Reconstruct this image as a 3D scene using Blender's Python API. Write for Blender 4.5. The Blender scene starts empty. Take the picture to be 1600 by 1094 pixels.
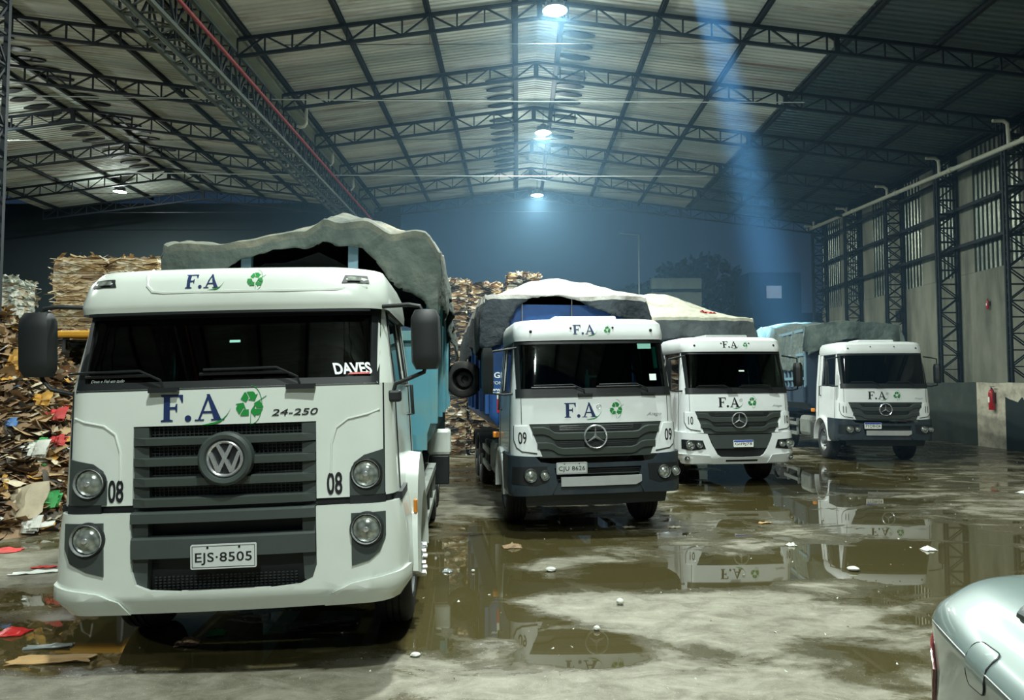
import bpy, bmesh, math, random
import numpy as np
from mathutils import Vector, Matrix, noise
from mathutils.bvhtree import BVHTree
R = math.radians
random.seed(7)
SC = bpy.context.scene
COL = SC.collection

# ------------------------------------------------------------------ camera, world, exposure
EYE = 2.05
cam_d = bpy.data.cameras.new('camera'); cam = bpy.data.objects.new('camera', cam_d); COL.objects.link(cam)
cam_d.sensor_width = 36; cam_d.lens = 36 * 1155 / 1600; cam_d.clip_end = 400; cam_d.clip_start = .05
cam.location = (0, 0, EYE); cam.rotation_euler = (R(90 + 2.87), 0, R(.5)); SC.camera = cam
SC.view_settings.view_transform = 'Standard'; SC.view_settings.look = 'None'
SC.view_settings.gamma = 1; SC.view_settings.use_curve_mapping = False
SC.view_settings.exposure = 0.12
SC.cycles.use_denoising = True
SC.cycles.max_bounces = 8; SC.cycles.diffuse_bounces = 4; SC.cycles.glossy_bounces = 4
SC.cycles.transparent_max_bounces = 12; SC.cycles.sample_clamp_indirect = 6
w = bpy.data.worlds.new('night_sky'); SC.world = w; w.use_nodes = True
_nt = w.node_tree; _bg = _nt.nodes['Background']
_tc = _nt.nodes.new('ShaderNodeTexCoord'); _sp = _nt.nodes.new('ShaderNodeSeparateXYZ'); _cr = _nt.nodes.new('ShaderNodeValToRGB')
_nt.links.new(_tc.outputs['Generated'], _sp.inputs[0]); _nt.links.new(_sp.outputs['Z'], _cr.inputs[0]); _nt.links.new(_cr.outputs[0], _bg.inputs[0])
_cr.color_ramp.elements[0].position = 0.0; _cr.color_ramp.elements[0].color = (.022, .036, .062, 1)
_cr.color_ramp.elements[1].position = 0.5; _cr.color_ramp.elements[1].color = (.004, .02, .045, 1)
_bg.inputs[1].default_value = .7
LAMP_POWER = 1500.0; LAMP_COL = (.90, 1.0, .93)

F = 1155.0
def P(px, py, Y):
    """a point of the place seen at (px, py) at distance Y"""
    return Vector(((px - 810) / F * Y, Y, EYE + (605 - py) / F * Y))
def G(px, py):
    Y = F * EYE / max(py - 605, 4); return Vector(((px - 810) / F * Y, Y, 0))

# ------------------------------------------------------------------ materials
MATS = {}
def newmat(name):
    m = bpy.data.materials.new(name); m.use_nodes = True; MATS[name] = m
    return m, m.node_tree.nodes, m.node_tree.links, m.node_tree.nodes['Principled BSDF']
def simple(name, col, rough=.5, metal=0, noise_amt=.12, scale=6, bump=0, coat=0, spec=.5, dirt=None, dirt_amt=.5, dirt_scale=2):
    m, N, L, b = newmat(name)
    tc = N.new('ShaderNodeTexCoord'); n = N.new('ShaderNodeTexNoise'); n.inputs['Scale'].default_value = scale; n.inputs['Detail'].default_value = 5
    L.new(tc.outputs['Object'], n.inputs['Vector'])
    mx = N.new('ShaderNodeMix'); mx.data_type = 'RGBA'
    mx.inputs['A'].default_value = (*[c * (1 - noise_amt) for c in col], 1); mx.inputs['B'].default_value = (*[min(1, c * (1 + noise_amt)) for c in col], 1)
    L.new(n.outputs['Fac'], mx.inputs['Factor']); out = mx.outputs['Result']
    if dirt:
        n2 = N.new('ShaderNodeTexNoise'); n2.inputs['Scale'].default_value = dirt_scale; n2.inputs['Detail'].default_value = 8; n2.inputs['Roughness'].default_value = .65
        L.new(tc.outputs['Object'], n2.inputs['Vector'])
        cr = N.new('ShaderNodeValToRGB'); cr.color_ramp.elements[0].position = .45; cr.color_ramp.elements[1].position = .7
        cr.color_ramp.elements[1].color = (dirt_amt,) * 3 + (1,)
        L.new(n2.outputs['Fac'], cr.inputs[0])
        m2 = N.new('ShaderNodeMix'); m2.data_type = 'RGBA'; m2.inputs['B'].default_value = (*dirt, 1)
        L.new(cr.outputs[0], m2.inputs['Factor']); L.new(out, m2.inputs['A']); out = m2.outputs['Result']
    L.new(out, b.inputs['Base Color'])
    b.inputs['Roughness'].default_value = rough; b.inputs['Metallic'].default_value = metal
    b.inputs['Coat Weight'].default_value = coat; b.inputs['Coat Roughness'].default_value = .05
    b.inputs['Specular IOR Level'].default_value = spec
    if bump:
        bp = N.new('ShaderNodeBump'); bp.inputs['Strength'].default_value = bump; bp.inputs['Distance'].default_value = .02
        L.new(n.outputs['Fac'], bp.inputs['Height']); L.new(bp.outputs[0], b.inputs['Normal'])
    return m
simple('white_paint', (.62, .67, .62), .28, coat=.35, noise_amt=.02, dirt=(.45, .47, .38), dirt_amt=.22, dirt_scale=1.3)
simple('white_paint_b', (.80, .84, .84), .3, coat=.3, noise_amt=.02, dirt=(.5, .52, .46), dirt_amt=.18, dirt_scale=1.7)
simple('black_plastic', (.008, .011, .012), .5, noise_amt=.2)
simple('grille_grey', (.05, .062, .058), .4, noise_amt=.1)
simple('bumper_blue_grey', (.022, .034, .046), .45, noise_amt=.15, dirt=(.12, .13, .12), dirt_amt=.3)
simple('rubber', (.012, .013, .014), .75, noise_amt=.3, dirt=(.05, .045, .035), dirt_amt=.6, dirt_scale=5)
simple('dark_interior', (.02, .022, .024), .8)
simple('seat_grey', (.07, .07, .08), .9)
simple('chrome', (.8, .82, .84), .2, .8, noise_amt=.02)
simple('steel_grey', (.22, .24, .25), .45, .6, dirt=(.12, .1, .08), dirt_amt=.6)
simple('chassis_black', (.025, .028, .03), .6, dirt=(.09, .08, .06), dirt_amt=.5, dirt_scale=4)
simple('chassis_grey', (.2, .22, .2), .6, dirt=(.08, .07, .05), dirt_amt=.6, dirt_scale=4)
simple('turquoise_steel', (.09, .3, .38), .5, dirt=(.22, .3, .22), dirt_amt=.8, dirt_scale=1.6, bump=.3, scale=3)
simple('blue_steel', (.012, .075, .26), .45, dirt=(.02, .05, .12), dirt_amt=.5, bump=.2)
simple('navy_steel', (.02, .04, .07), .6)
simple('light_blue_bars', (.16, .27, .34), .5)
simple('navy_ink', (.012, .028, .1), .4, noise_amt=.05)
simple('green_ink', (.012, .22, .04), .4, noise_amt=.05)
simple('black_ink', (.012, .013, .015), .4)
simple('silver_ink', (.5, .52, .52), .35, .3)
simple('plate_grey', (.55, .58, .56), .4, noise_amt=.04)
simple('plate_blue', (.02, .06, .45), .4)
simple('amber', (.9, .3, .03), .3)
simple('red_plastic', (.5, .02, .02), .35)
simple('red_enamel', (.42, .015, .02), .35)
simple('paper_white', (.85, .88, .82), .7)
simple('sticker_white', (.8, .9, .85), .5)
simple('sticker_teal', (.3, .65, .55), .5)
simple('truss_paint', (.004, .010, .015), .55, noise_amt=.3, scale=2)
simple('girder_grey', (.07, .09, .08), .55, noise_amt=.3, scale=2)
simple('red_pipe_paint', (.25, .035, .04), .45)
simple('cream_pvc', (.5, .52, .42), .5, noise_amt=.2)
simple('cable_pale', (.4, .44, .42), .5)
simple('wire_black', (.01, .012, .012), .5)
simple('loader_yellow', (.7, .35, .03), .5)
simple('lamp_housing', (.3, .32, .33), .35, .8)
simple('tree_leaf', (.008, .014, .012), .8)
simple('far_wall_pale', (.3, .34, .26), .8, dirt=(.1, .12, .1), dirt_amt=.6, dirt_scale=.4)
simple('far_wall_dark', (.012, .022, .026), .9)
simple('tan_board', (.52, .33, .14), .8, dirt=(.3, .18, .08), dirt_amt=.6, dirt_scale=6)
simple('pale_board', (.62, .56, .42), .8)
simple('stone_white', (.6, .62, .56), .8)
simple('foil_plastic', (.35, .38, .38), .2, .4)
simple('car_silver', (.16, .21, .20), .4, .1, noise_amt=.01, coat=1)
simple('car_chrome', (.8, .84, .84), .15, 1, noise_amt=.01)
simple('car_red_lamp', (.22, .035, .04), .2, coat=1, noise_amt=.3, scale=30)
simple('shaded_low_wall', (.035, .05, .045), .85, dirt=(.07, .08, .065), dirt_amt=.6, dirt_scale=1.5)  # low wall with the truck shadow put into its dark colour
simple('concrete_block', (.55, .53, .42), .85, dirt=(.14, .13, .1), dirt_amt=.8, dirt_scale=2, bump=.3)

def glass_mat(name, tint, gloss=.9, trans=1.0):
    m, N, L, b = newmat(name); N.remove(b); out = N['Material Output']
    tr = N.new('ShaderNodeBsdfTransparent'); tr.inputs[0].default_value = (*tint, 1)
    gl = N.new('ShaderNodeBsdfGlossy'); gl.inputs['Roughness'].default_value = .03; gl.inputs['Color'].default_value = (gloss, gloss, gloss, 1)
    fr = N.new('ShaderNodeFresnel'); fr.inputs[0].default_value = 1.5
    mx = N.new('ShaderNodeMixShader'); L.new(fr.outputs[0], mx.inputs[0]); L.new(tr.outputs[0], mx.inputs[1]); L.new(gl.outputs[0], mx.inputs[2]); L.new(mx.outputs[0], out.inputs[0])
glass_mat('windscreen_glass', (.14, .25, .22))
glass_mat('cab_glass', (.30, .46, .43))
glass_mat('dark_glass', (.03, .05, .05))
glass_mat('clear_glass', (.8, .88, .86))

def lens_mat():
    m, N, L, b = newmat('lamp_lens')
    tc = N.new('ShaderNodeTexCoord'); v = N.new('ShaderNodeTexVoronoi'); v.inputs['Scale'].default_value = 28
    L.new(tc.outputs['Object'], v.inputs['Vector'])
    cr = N.new('ShaderNodeValToRGB'); cr.color_ramp.elements[0].color = (.55, .6, .55, 1); cr.color_ramp.elements[1].color = (.12, .14, .12, 1)
    L.new(v.outputs['Distance'], cr.inputs[0]); L.new(cr.outputs[0], b.inputs['Base Color'])
    bp = N.new('ShaderNodeBump'); bp.inputs['Strength'].default_value = .8; L.new(v.outputs['Distance'], bp.inputs['Height']); L.new(bp.outputs[0], b.inputs['Normal'])
    b.inputs['Metallic'].default_value = .6; b.inputs['Roughness'].default_value = .18; b.inputs['Coat Weight'].default_value = 1
lens_mat()
def emit_mat(name, col, s):
    m, N, L, b = newmat(name); b.inputs['Emission Color'].default_value = (*col, 1); b.inputs['Emission Strength'].default_value = s; b.inputs['Base Color'].default_value = (1, 1, 1, 1)
emit_mat('lamp_glow', (.95, 1, .95), 30)
emit_mat('far_window_glow', (.4, .55, .75), .15)

def roof_mat(name, base, alt, stain, period, bump=.6, metal=0., rough=.6, axis='Y', stain_amt=.8):
    """corrugated sheet, ribs along X (axis Y varies) or vertical"""
    m, N, L, b = newmat(name)
    geo = N.new('ShaderNodeNewGeometry'); sp = N.new('ShaderNodeSeparateXYZ'); L.new(geo.outputs['Position'], sp.inputs[0])
    mt = N.new('ShaderNodeMath'); mt.operation = 'MULTIPLY'; mt.inputs[1].default_value = 2 * math.pi / period; L.new(sp.outputs[axis], mt.inputs[0])
    sn = N.new('ShaderNodeMath'); sn.operation = 'SINE'; L.new(mt.outputs[0], sn.inputs[0])
    bp = N.new('ShaderNodeBump'); bp.inputs['Strength'].default_value = bump; bp.inputs['Distance'].default_value = .03; L.new(sn.outputs[0], bp.inputs['Height']); L.new(bp.outputs[0], b.inputs['Normal'])
    # sheets: panel tone varies per sheet
    mp = N.new('ShaderNodeMapping'); mp.inputs['Scale'].default_value = (.06, .9, .1) if axis == 'Y' and not name.startswith('wall') else (1, .9, .02)
    L.new(geo.outputs['Position'], mp.inputs[0])
    n1 = N.new('ShaderNodeTexNoise'); n1.inputs['Scale'].default_value = 1.2; n1.inputs['Detail'].default_value = 6; n1.inputs['Roughness'].default_value = .6; L.new(mp.outputs[0], n1.inputs['Vector'])
    cr = N.new('ShaderNodeValToRGB'); cr.color_ramp.elements[0].position = .35; cr.color_ramp.elements[1].position = .65
    cr.color_ramp.elements[0].color = (*base, 1); cr.color_ramp.elements[1].color = (*alt, 1); L.new(n1.outputs['Fac'], cr.inputs[0])
    mp2 = N.new('ShaderNodeMapping'); mp2.inputs['Scale'].default_value = (.25, 2.2, .3) if not name.startswith('wall') else (1, 2, .3); L.new(geo.outputs['Position'], mp2.inputs[0])
    n2 = N.new('ShaderNodeTexNoise'); n2.inputs['Scale'].default_value = 1.0; n2.inputs['Detail'].default_value = 9; n2.inputs['Roughness'].default_value = .7; n2.inputs['Distortion'].default_value = .4; L.new(mp2.outputs[0], n2.inputs['Vector'])
    c2 = N.new('ShaderNodeValToRGB'); c2.color_ramp.elements[0].position = .52; c2.color_ramp.elements[1].position = .66; c2.color_ramp.elements[1].color = (stain_amt,) * 3 + (1,); L.new(n2.outputs['Fac'], c2.inputs[0])
    mx = N.new('ShaderNodeMix'); mx.data_type = 'RGBA'; mx.inputs['B'].default_value = (*stain, 1); L.new(c2.outputs[0], mx.inputs['Factor']); L.new(cr.outputs[0], mx.inputs['A'])
    L.new(mx.outputs['Result'], b.inputs['Base Color']); b.inputs['Metallic'].default_value = metal; b.inputs['Roughness'].default_value = rough
roof_mat('ceiling_fibre', (.33, .38, .35), (.66, .69, .62), (.20, .11, .075), .20, bump=.8)
roof_mat('ceiling_zinc', (.07, .11, .12), (.11, .15, .155), (.05, .07, .075), .25, bump=1, metal=.3, rough=.4)
roof_mat('wall_sheet', (.10, .125, .11), (.2, .22, .18), (.05, .06, .05), .25, bump=1, metal=.75, rough=.28)

def plaster_mat():
    m, N, L, b = newmat('wall_plaster')
    geo = N.new('ShaderNodeNewGeometry'); mp = N.new('ShaderNodeMapping'); mp.inputs['Scale'].default_value = (1, 1.1, .25); L.new(geo.outputs['Position'], mp.inputs[0])
    n = N.new('ShaderNodeTexNoise'); n.inputs['Scale'].default_value = 1.0; n.inputs['Detail'].default_value = 8; n.inputs['Roughness'].default_value = .6; L.new(mp.outputs[0], n.inputs['Vector'])
    cr = N.new('ShaderNodeValToRGB'); e = cr.color_ramp.elements; e[0].position = .3; e[0].color = (.07, .078, .06, 1); e[1].position = .62; e[1].color = (.23, .24, .19, 1)
    L.new(n.outputs['Fac'], cr.inputs[0]); L.new(cr.outputs[0], b.inputs['Base Color']); b.inputs['Roughness'].default_value = .85
plaster_mat()

def floor_mat():
    m, N, L, b = newmat('floor_concrete')
    geo = N.new('ShaderNodeNewGeometry'); at = N.new('ShaderNodeAttribute'); at.attribute_name = 'wet'
    mpp = N.new('ShaderNodeMapping'); mpp.inputs['Scale'].default_value = (.75, 1.25, 1); L.new(geo.outputs['Position'], mpp.inputs[0])
    n = N.new('ShaderNodeTexNoise'); n.inputs['Scale'].default_value = 1.1; n.inputs['Detail'].default_value = 9; n.inputs['Roughness'].default_value = .62; n.inputs['Distortion'].default_value = .5; L.new(mpp.outputs[0], n.inputs['Vector'])
    fine = N.new('ShaderNodeTexNoise'); fine.inputs['Scale'].default_value = 14; fine.inputs['Detail'].default_value = 8; fine.inputs['Roughness'].default_value = .7; L.new(geo.outputs['Position'], fine.inputs['Vector'])
    grit = N.new('ShaderNodeTexNoise'); grit.inputs['Scale'].default_value = 90; grit.inputs['Detail'].default_value = 3; L.new(geo.outputs['Position'], grit.inputs['Vector'])
    def math_(op, a, c, clamp=False):
        q = N.new('ShaderNodeMath'); q.operation = op; q.use_clamp = clamp
        for i, v in enumerate((a, c)):
            if isinstance(v, (int, float)): q.inputs[i].default_value = v
            else: L.new(v, q.inputs[i])
        return q.outputs[0]
    # wet = attr + (noise-.5)*k + (fine-.5)*k2
    s = math_('ADD', at.outputs['Fac'], math_('MULTIPLY', math_('SUBTRACT', n.outputs['Fac'], .5), 2.2))
    s = math_('ADD', s, math_('MULTIPLY', math_('SUBTRACT', fine.outputs['Fac'], .5), .35))
    damp = N.new('ShaderNodeMapRange'); damp.interpolation_type = 'SMOOTHSTEP'; damp.inputs['From Min'].default_value = .22; damp.inputs['From Max'].default_value = .52; L.new(s, damp.inputs['Value'])
    pud = N.new('ShaderNodeMapRange'); pud.interpolation_type = 'SMOOTHSTEP'; pud.inputs['From Min'].default_value = .56; pud.inputs['From Max'].default_value = .66; L.new(s, pud.inputs['Value'])
    mid = N.new('ShaderNodeTexNoise'); mid.inputs['Scale'].default_value = 3.2; mid.inputs['Detail'].default_value = 10; mid.inputs['Roughness'].default_value = .68; mid.inputs['Distortion'].default_value = .8; L.new(mpp.outputs[0], mid.inputs['Vector'])
    mixn = math_('ADD', math_('MULTIPLY', mid.outputs['Fac'], .75), math_('MULTIPLY', fine.outputs['Fac'], .25))
    cdry = N.new('ShaderNodeValToRGB'); e = cdry.color_ramp.elements; e[0].position = .36; e[0].color = (.10, .09, .058, 1); e[1].position = .64; e[1].color = (.29, .275, .215, 1); L.new(mixn, cdry.inputs[0])
    cwet = N.new('ShaderNodeValToRGB'); e = cwet.color_ramp.elements; e[0].position = .3; e[0].color = (.045, .038, .018, 1); e[1].position = .75; e[1].color = (.12, .105, .058, 1); L.new(mixn, cwet.inputs[0])
    m1 = N.new('ShaderNodeMix'); m1.data_type = 'RGBA'; L.new(damp.outputs[0], m1.inputs['Factor']); L.new(cdry.outputs[0], m1.inputs['A']); L.new(cwet.outputs[0], m1.inputs['B'])
    m2 = N.new('ShaderNodeMix'); m2.data_type = 'RGBA'; L.new(pud.outputs[0], m2.inputs['Factor']); L.new(m1.outputs['Result'], m2.inputs['A']); m2.inputs['B'].default_value = (.06, .05, .02, 1)
    # light grit specks
    gs = N.new('ShaderNodeMapRange'); gs.inputs['From Min'].default_value = .66; gs.inputs['From Max'].default_value = .72; L.new(grit.outputs['Fac'], gs.inputs['Value'])
    m3 = N.new('ShaderNodeMix'); m3.data_type = 'RGBA'; L.new(math_('MULTIPLY', gs.outputs[0], math_('SUBTRACT', 1.0, pud.outputs[0])), m3.inputs['Factor']); L.new(m2.outputs['Result'], m3.inputs['A']); m3.inputs['B'].default_value = (.55, .57, .52, 1)
    L.new(m3.outputs['Result'], b.inputs['Base Color'])
    r1 = N.new('ShaderNodeMapRange'); r1.inputs['To Min'].default_value = .62; r1.inputs['To Max'].default_value = .2; L.new(damp.outputs[0], r1.inputs['Value'])
    rr = N.new('ShaderNodeMix'); rr.data_type = 'FLOAT'; L.new(pud.outputs[0], rr.inputs['Factor']); L.new(r1.outputs[0], rr.inputs['A']); rr.inputs['B'].default_value = .02
    L.new(rr.outputs['Result'], b.inputs['Roughness'])
    b.inputs['IOR'].default_value = 1.5
    bp = N.new('ShaderNodeBump'); bp.inputs['Distance'].default_value = .012
    L.new(math_('MULTIPLY', math_('SUBTRACT', 1.0, pud.outputs[0]), .4), bp.inputs['Strength'])
    L.new(math_('ADD', fine.outputs['Fac'], math_('MULTIPLY', grit.outputs['Fac'], .4)), bp.inputs['Height']); L.new(bp.outputs[0], b.inputs['Normal'])
floor_mat()

def bale_mat(name, cols, scale=(3, 3, 14)):
    m, N, L, b = newmat(name)
    tc = N.new('ShaderNodeTexCoord'); mp = N.new('ShaderNodeMapping'); mp.inputs['Scale'].default_value = scale; L.new(tc.outputs['Object'], mp.inputs[0])
    v = N.new('ShaderNodeTexVoronoi'); v.inputs['Scale'].default_value = 1.6; L.new(mp.outputs[0], v.inputs['Vector'])
    sx = N.new('ShaderNodeSeparateColor'); L.new(v.outputs['Color'], sx.inputs[0])
    cr = N.new('ShaderNodeValToRGB'); cr.color_ramp.interpolation = 'CONSTANT'
    while len(cr.color_ramp.elements) < len(cols): cr.color_ramp.elements.new(.5)
    for i, c in enumerate(cols): cr.color_ramp.elements[i].position = i / len(cols); cr.color_ramp.elements[i].color = (*c, 1)
    L.new(sx.outputs[0], cr.inputs[0]); L.new(cr.outputs[0], b.inputs['Base Color']); b.inputs['Roughness'].default_value = .8
    bp = N.new('ShaderNodeBump'); bp.inputs['Strength'].default_value = .8; bp.inputs['Distance'].default_value = .03; L.new(v.outputs['Distance'], bp.inputs['Height']); L.new(bp.outputs[0], b.inputs['Normal'])
TAN = [(.62, .48, .28), (.74, .62, .42), (.5, .36, .2), (.78, .7, .54), (.6, .46, .28), (.25, .17, .1), (.8, .75, .62)]
bale_mat('bale_card', TAN, (1.6, 1.6, 7))
bale_mat('bale_mixed', [(.6, .48, .3), (.7, .62, .48), (.25, .16, .1), (.5, .36, .2), (.8, .78, .7), (.07, .06, .05), (.42, .27, .16), (.58, .5, .38), (.1, .09, .07)], (2.2, 2.2, 6))
bale_mat('bale_pale', [(.7, .72, .66), (.55, .56, .5), (.35, .4, .34), (.78, .76, .66), (.5, .42, .3), (.6, .64, .6), (.2, .24, .2)], (6, 6, 7))
def tarp_mat(name, base, alt, dust):
    m, N, L, b = newmat(name)
    tc = N.new('ShaderNodeTexCoord'); n = N.new('ShaderNodeTexNoise'); n.inputs['Scale'].default_value = 1.7; n.inputs['Detail'].default_value = 9; n.inputs['Roughness'].default_value = .65; n.inputs['Distortion'].default_value = .6; L.new(tc.outputs['Object'], n.inputs['Vector'])
    cr = N.new('ShaderNodeValToRGB'); e = cr.color_ramp.elements; e[0].position = .32; e[0].color = (*base, 1); e[1].position = .5; e[1].color = (*alt, 1); e2 = e.new(.68); e2.color = (*dust, 1)
    L.new(n.outputs['Fac'], cr.inputs[0]); L.new(cr.outputs[0], b.inputs['Base Color']); b.inputs['Roughness'].default_value = .8
    n2 = N.new('ShaderNodeTexNoise'); n2.inputs['Scale'].default_value = 7; n2.inputs['Detail'].default_value = 6; L.new(tc.outputs['Object'], n2.inputs['Vector'])
    bp = N.new('ShaderNodeBump'); bp.inputs['Strength'].default_value = .8; bp.inputs['Distance'].default_value = .05; L.new(n2.outputs['Fac'], bp.inputs['Height']); L.new(bp.outputs[0], b.inputs['Normal'])
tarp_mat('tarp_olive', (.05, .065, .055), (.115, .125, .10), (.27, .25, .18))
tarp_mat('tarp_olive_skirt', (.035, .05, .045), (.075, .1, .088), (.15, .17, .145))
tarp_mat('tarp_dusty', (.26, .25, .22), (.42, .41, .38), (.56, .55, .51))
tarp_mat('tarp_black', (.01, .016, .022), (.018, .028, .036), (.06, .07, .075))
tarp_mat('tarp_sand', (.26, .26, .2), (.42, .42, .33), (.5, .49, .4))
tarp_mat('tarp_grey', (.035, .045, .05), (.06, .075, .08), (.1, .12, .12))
tarp_mat('tarp_dark_green', (.04, .06, .055), (.08, .11, .1), (.13, .16, .14))

# ------------------------------------------------------------------ mesh helpers
class MB:
    def __init__(s): s.v = []; s.f = []; s.mi = []
    def add(s, vs, fs, mi=0):
        o = len(s.v); s.v += [tuple(p) for p in vs]; s.f += [tuple(i + o for i in f) for f in fs]; s.mi += [mi] * len(fs); return s
    def box(s, c, d, rot=None, mi=0):
        hx, hy, hz = d[0] / 2, d[1] / 2, d[2] / 2; M = rot or Matrix.Identity(3); c = Vector(c)
        vs = [c + M @ Vector((x, y, z)) for x in (-hx, hx) for y in (-hy, hy) for z in (-hz, hz)]
        return s.add(vs, [(0, 1, 3, 2), (4, 6, 7, 5), (0, 4, 5, 1), (2, 3, 7, 6), (0, 2, 6, 4), (1, 5, 7, 3)], mi)
    def bar(s, a, b, t, t2=None, mi=0, up=(0, 0, 1)):
        a = Vector(a); b = Vector(b); d = b - a; L = d.length
        if L < 1e-6: return s
        z = d / L; u = Vector(up)
        if abs(z.dot(u)) > .98: u = Vector((1, 0, 0))
        x = u.cross(z).normalized(); y = z.cross(x); t2 = t2 or t
        vs = [p + x * sx * t / 2 + y * sy * t2 / 2 for p in (a, b) for sx, sy in ((-1, -1), (1, -1), (1, 1), (-1, 1))]
        return s.add(vs, [(0, 3, 2, 1), (4, 5, 6, 7), (0, 1, 5, 4), (1, 2, 6, 5), (2, 3, 7, 6), (3, 0, 4, 7)], mi)
    def tube(s, pts, r, n=8, mi=0, closed=False):
        pts = [Vector(p) for p in pts]; rings = []; N = len(pts); prev = None
        for i, p in enumerate(pts):
            if closed: d = (pts[(i + 1) % N] - pts[i - 1])
            else: d = pts[min(i + 1, N - 1)] - pts[max(i - 1, 0)]
            d.normalize()
            u = prev if prev is not None else (Vector((0, 0, 1)) if abs(d.z) < .9 else Vector((1, 0, 0)))
            x = (u - d * u.dot(d)).normalized(); prev = x; y = d.cross(x)
            rr = r[i] if isinstance(r, (list, tuple)) else r
            rings.append([p + x * rr * math.cos(2 * math.pi * k / n) + y * rr * math.sin(2 * math.pi * k / n) for k in range(n)])
        vs = [q for rg in rings for q in rg]; fs = []
        for i in range(N if closed else N - 1):
            j = (i + 1) % N
            for k in range(n): fs.append((i * n + k, i * n + (k + 1) % n, j * n + (k + 1) % n, j * n + k))
        if not closed: fs += [tuple(range(n - 1, -1, -1)), tuple((N - 1) * n + k for k in range(n))]
        return s.add(vs, fs, mi)
    def cyl(s, a, b, r, n=16, mi=0, r2=None): return s.tube([a, b], [r, r2 if r2 is not None else r], n, mi)
    def lathe(s, prof, c, axis='x', n=32, mi=0):
        """prof: list of (r, t) along axis"""
        vs = []; c = Vector(c)
        for r, t in prof:
            for k in range(n):
                a = 2 * math.pi * k / n; p = (t, r * math.cos(a), r * math.sin(a))
                if axis == 'y': p = (p[1], p[0], p[2])
                if axis == 'z': p = (p[1], p[2], p[0])
                vs.append(c + Vector(p))
        fs = []
        for i in range(len(prof) - 1):
            for k in range(n): fs.append((i * n + k, i * n + (k + 1) % n, (i + 1) * n + (k + 1) % n, (i + 1) * n + k))
        return s.add(vs, fs, mi)
    def grid(s, rows, closed_u=False, mi=0):
        nu = len(rows[0]); vs = [p for r in rows for p in r]; fs = []
        for i in range(len(rows) - 1):
            for k in range(nu if closed_u else nu - 1): fs.append((i * nu + k, i * nu + (k + 1) % nu, (i + 1) * nu + (k + 1) % nu, (i + 1) * nu + k))
        return s.add(vs, fs, mi)
    def prism(s, poly, y0, y1, mi=0):
        """poly in (x,z), extruded along y"""
        n = len(poly); vs = [(x, y0, z) for x, z in poly] + [(x, y1, z) for x, z in poly]
        return s.add(vs, [tuple(range(n)), tuple(range(2 * n - 1, n - 1, -1))] + [(i, (i + 1) % n, n + (i + 1) % n, n + i) for i in range(n)], mi)
    def build(s, name, mat, parent=None, smooth=False, bevel=0, shear=0, subsurf=0, fix=True, loc=None, rz=0, tri=False):
        me = bpy.data.meshes.new(name)
        v = s.v if not shear else [(x - shear * (z - .5), y, z + shear * x) for x, y, z in s.v]
        me.from_pydata(v, [], s.f)
        mats = mat if isinstance(mat, (list, tuple)) else [mat]
        for m in mats: me.materials.append(MATS[m])
        if len(mats) > 1: me.polygons.foreach_set('material_index', s.mi)
        if fix:
            bm = bmesh.new(); bm.from_mesh(me); bmesh.ops.recalc_face_normals(bm, faces=bm.faces); bm.to_mesh(me); bm.free()
        o = bpy.data.objects.new(name, me); COL.objects.link(o)
        if parent: o.parent = parent
        if loc is not None: o.location = loc
        if rz: o.rotation_euler.z = rz
        if smooth:
            me.polygons.foreach_set('use_smooth', [True] * len(me.polygons))
            try: me.set_sharp_from_angle(angle=R(40))
            except Exception: pass
        if bevel:
            b = o.modifiers.new('bevel', 'BEVEL'); b.width = bevel; b.segments = 2; b.limit_method = 'ANGLE'; b.angle_limit = R(50)
        if subsurf:
            b = o.modifiers.new('sub', 'SUBSURF'); b.levels = subsurf; b.render_levels = subsurf
        return o
def empty(name, loc, rz=0, scale=None):
    o = bpy.data.objects.new(name, None); COL.objects.link(o); o.location = loc; o.rotation_euler.z = rz; o.empty_display_size = .2
    if scale: o.scale = scale
    return o
def tag(o, label, cat, group=None, kind=None):
    o['label'] = label; o['category'] = cat
    if group: o['group'] = group
    if kind: o['kind'] = kind
    return o
def struct(o, label=None):
    o['kind'] = 'structure'
    return o
def copy_tree(o, parent=None):
    c = o.copy(); COL.objects.link(c)
    if parent: c.parent = parent
    for ch in list(o.children): copy_tree(ch, c)
    return c

# conforming sheets ---------------------------------------------------
def flat_polys(polys):
    bm = bmesh.new()
    for p in polys:
        vs = [bm.verts.new((a, 0, b)) for a, b in p]
        try: bm.faces.new(vs)
        except Exception: pass
    bm.normal_update()
    big_ = [f for f in bm.faces if len(f.verts) > 4]
    if big_: bmesh.ops.triangulate(bm, faces=big_)
    return bm
def text_polys(txt, h, wscale=1.0, offset=0, shear=0, spacing=1.0, align='CENTER'):
    """flat text in the (x,z) plane, centred, cap height about h"""
    c = bpy.data.curves.new('txt', 'FONT'); c.body = txt; c.size = 1; c.fill_mode = 'FRONT'; c.offset = offset; c.shear = shear; c.space_character = spacing
    c.resolution_u = 4
    o = bpy.data.objects.new('txt', c); COL.objects.link(o)
    me = bpy.data.meshes.new_from_object(o.evaluated_get(bpy.context.evaluated_depsgraph_get()))
    bpy.data.objects.remove(o); bpy.data.curves.remove(c)
    xs = [v.co.x for v in me.vertices]; ys = [v.co.y for v in me.vertices]
    if not xs: return bmesh.new()
    cx = (min(xs) + max(xs)) / 2; y0, y1 = min(ys), max(ys); k = h / (y1 - y0)
    for v in me.vertices: v.co = ((v.co.x - cx) * k * wscale, 0, (v.co.y - y0) * k - h / 2)
    bm = bmesh.new(); bm.from_mesh(me); bpy.data.meshes.remove(me); return bm
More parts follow.
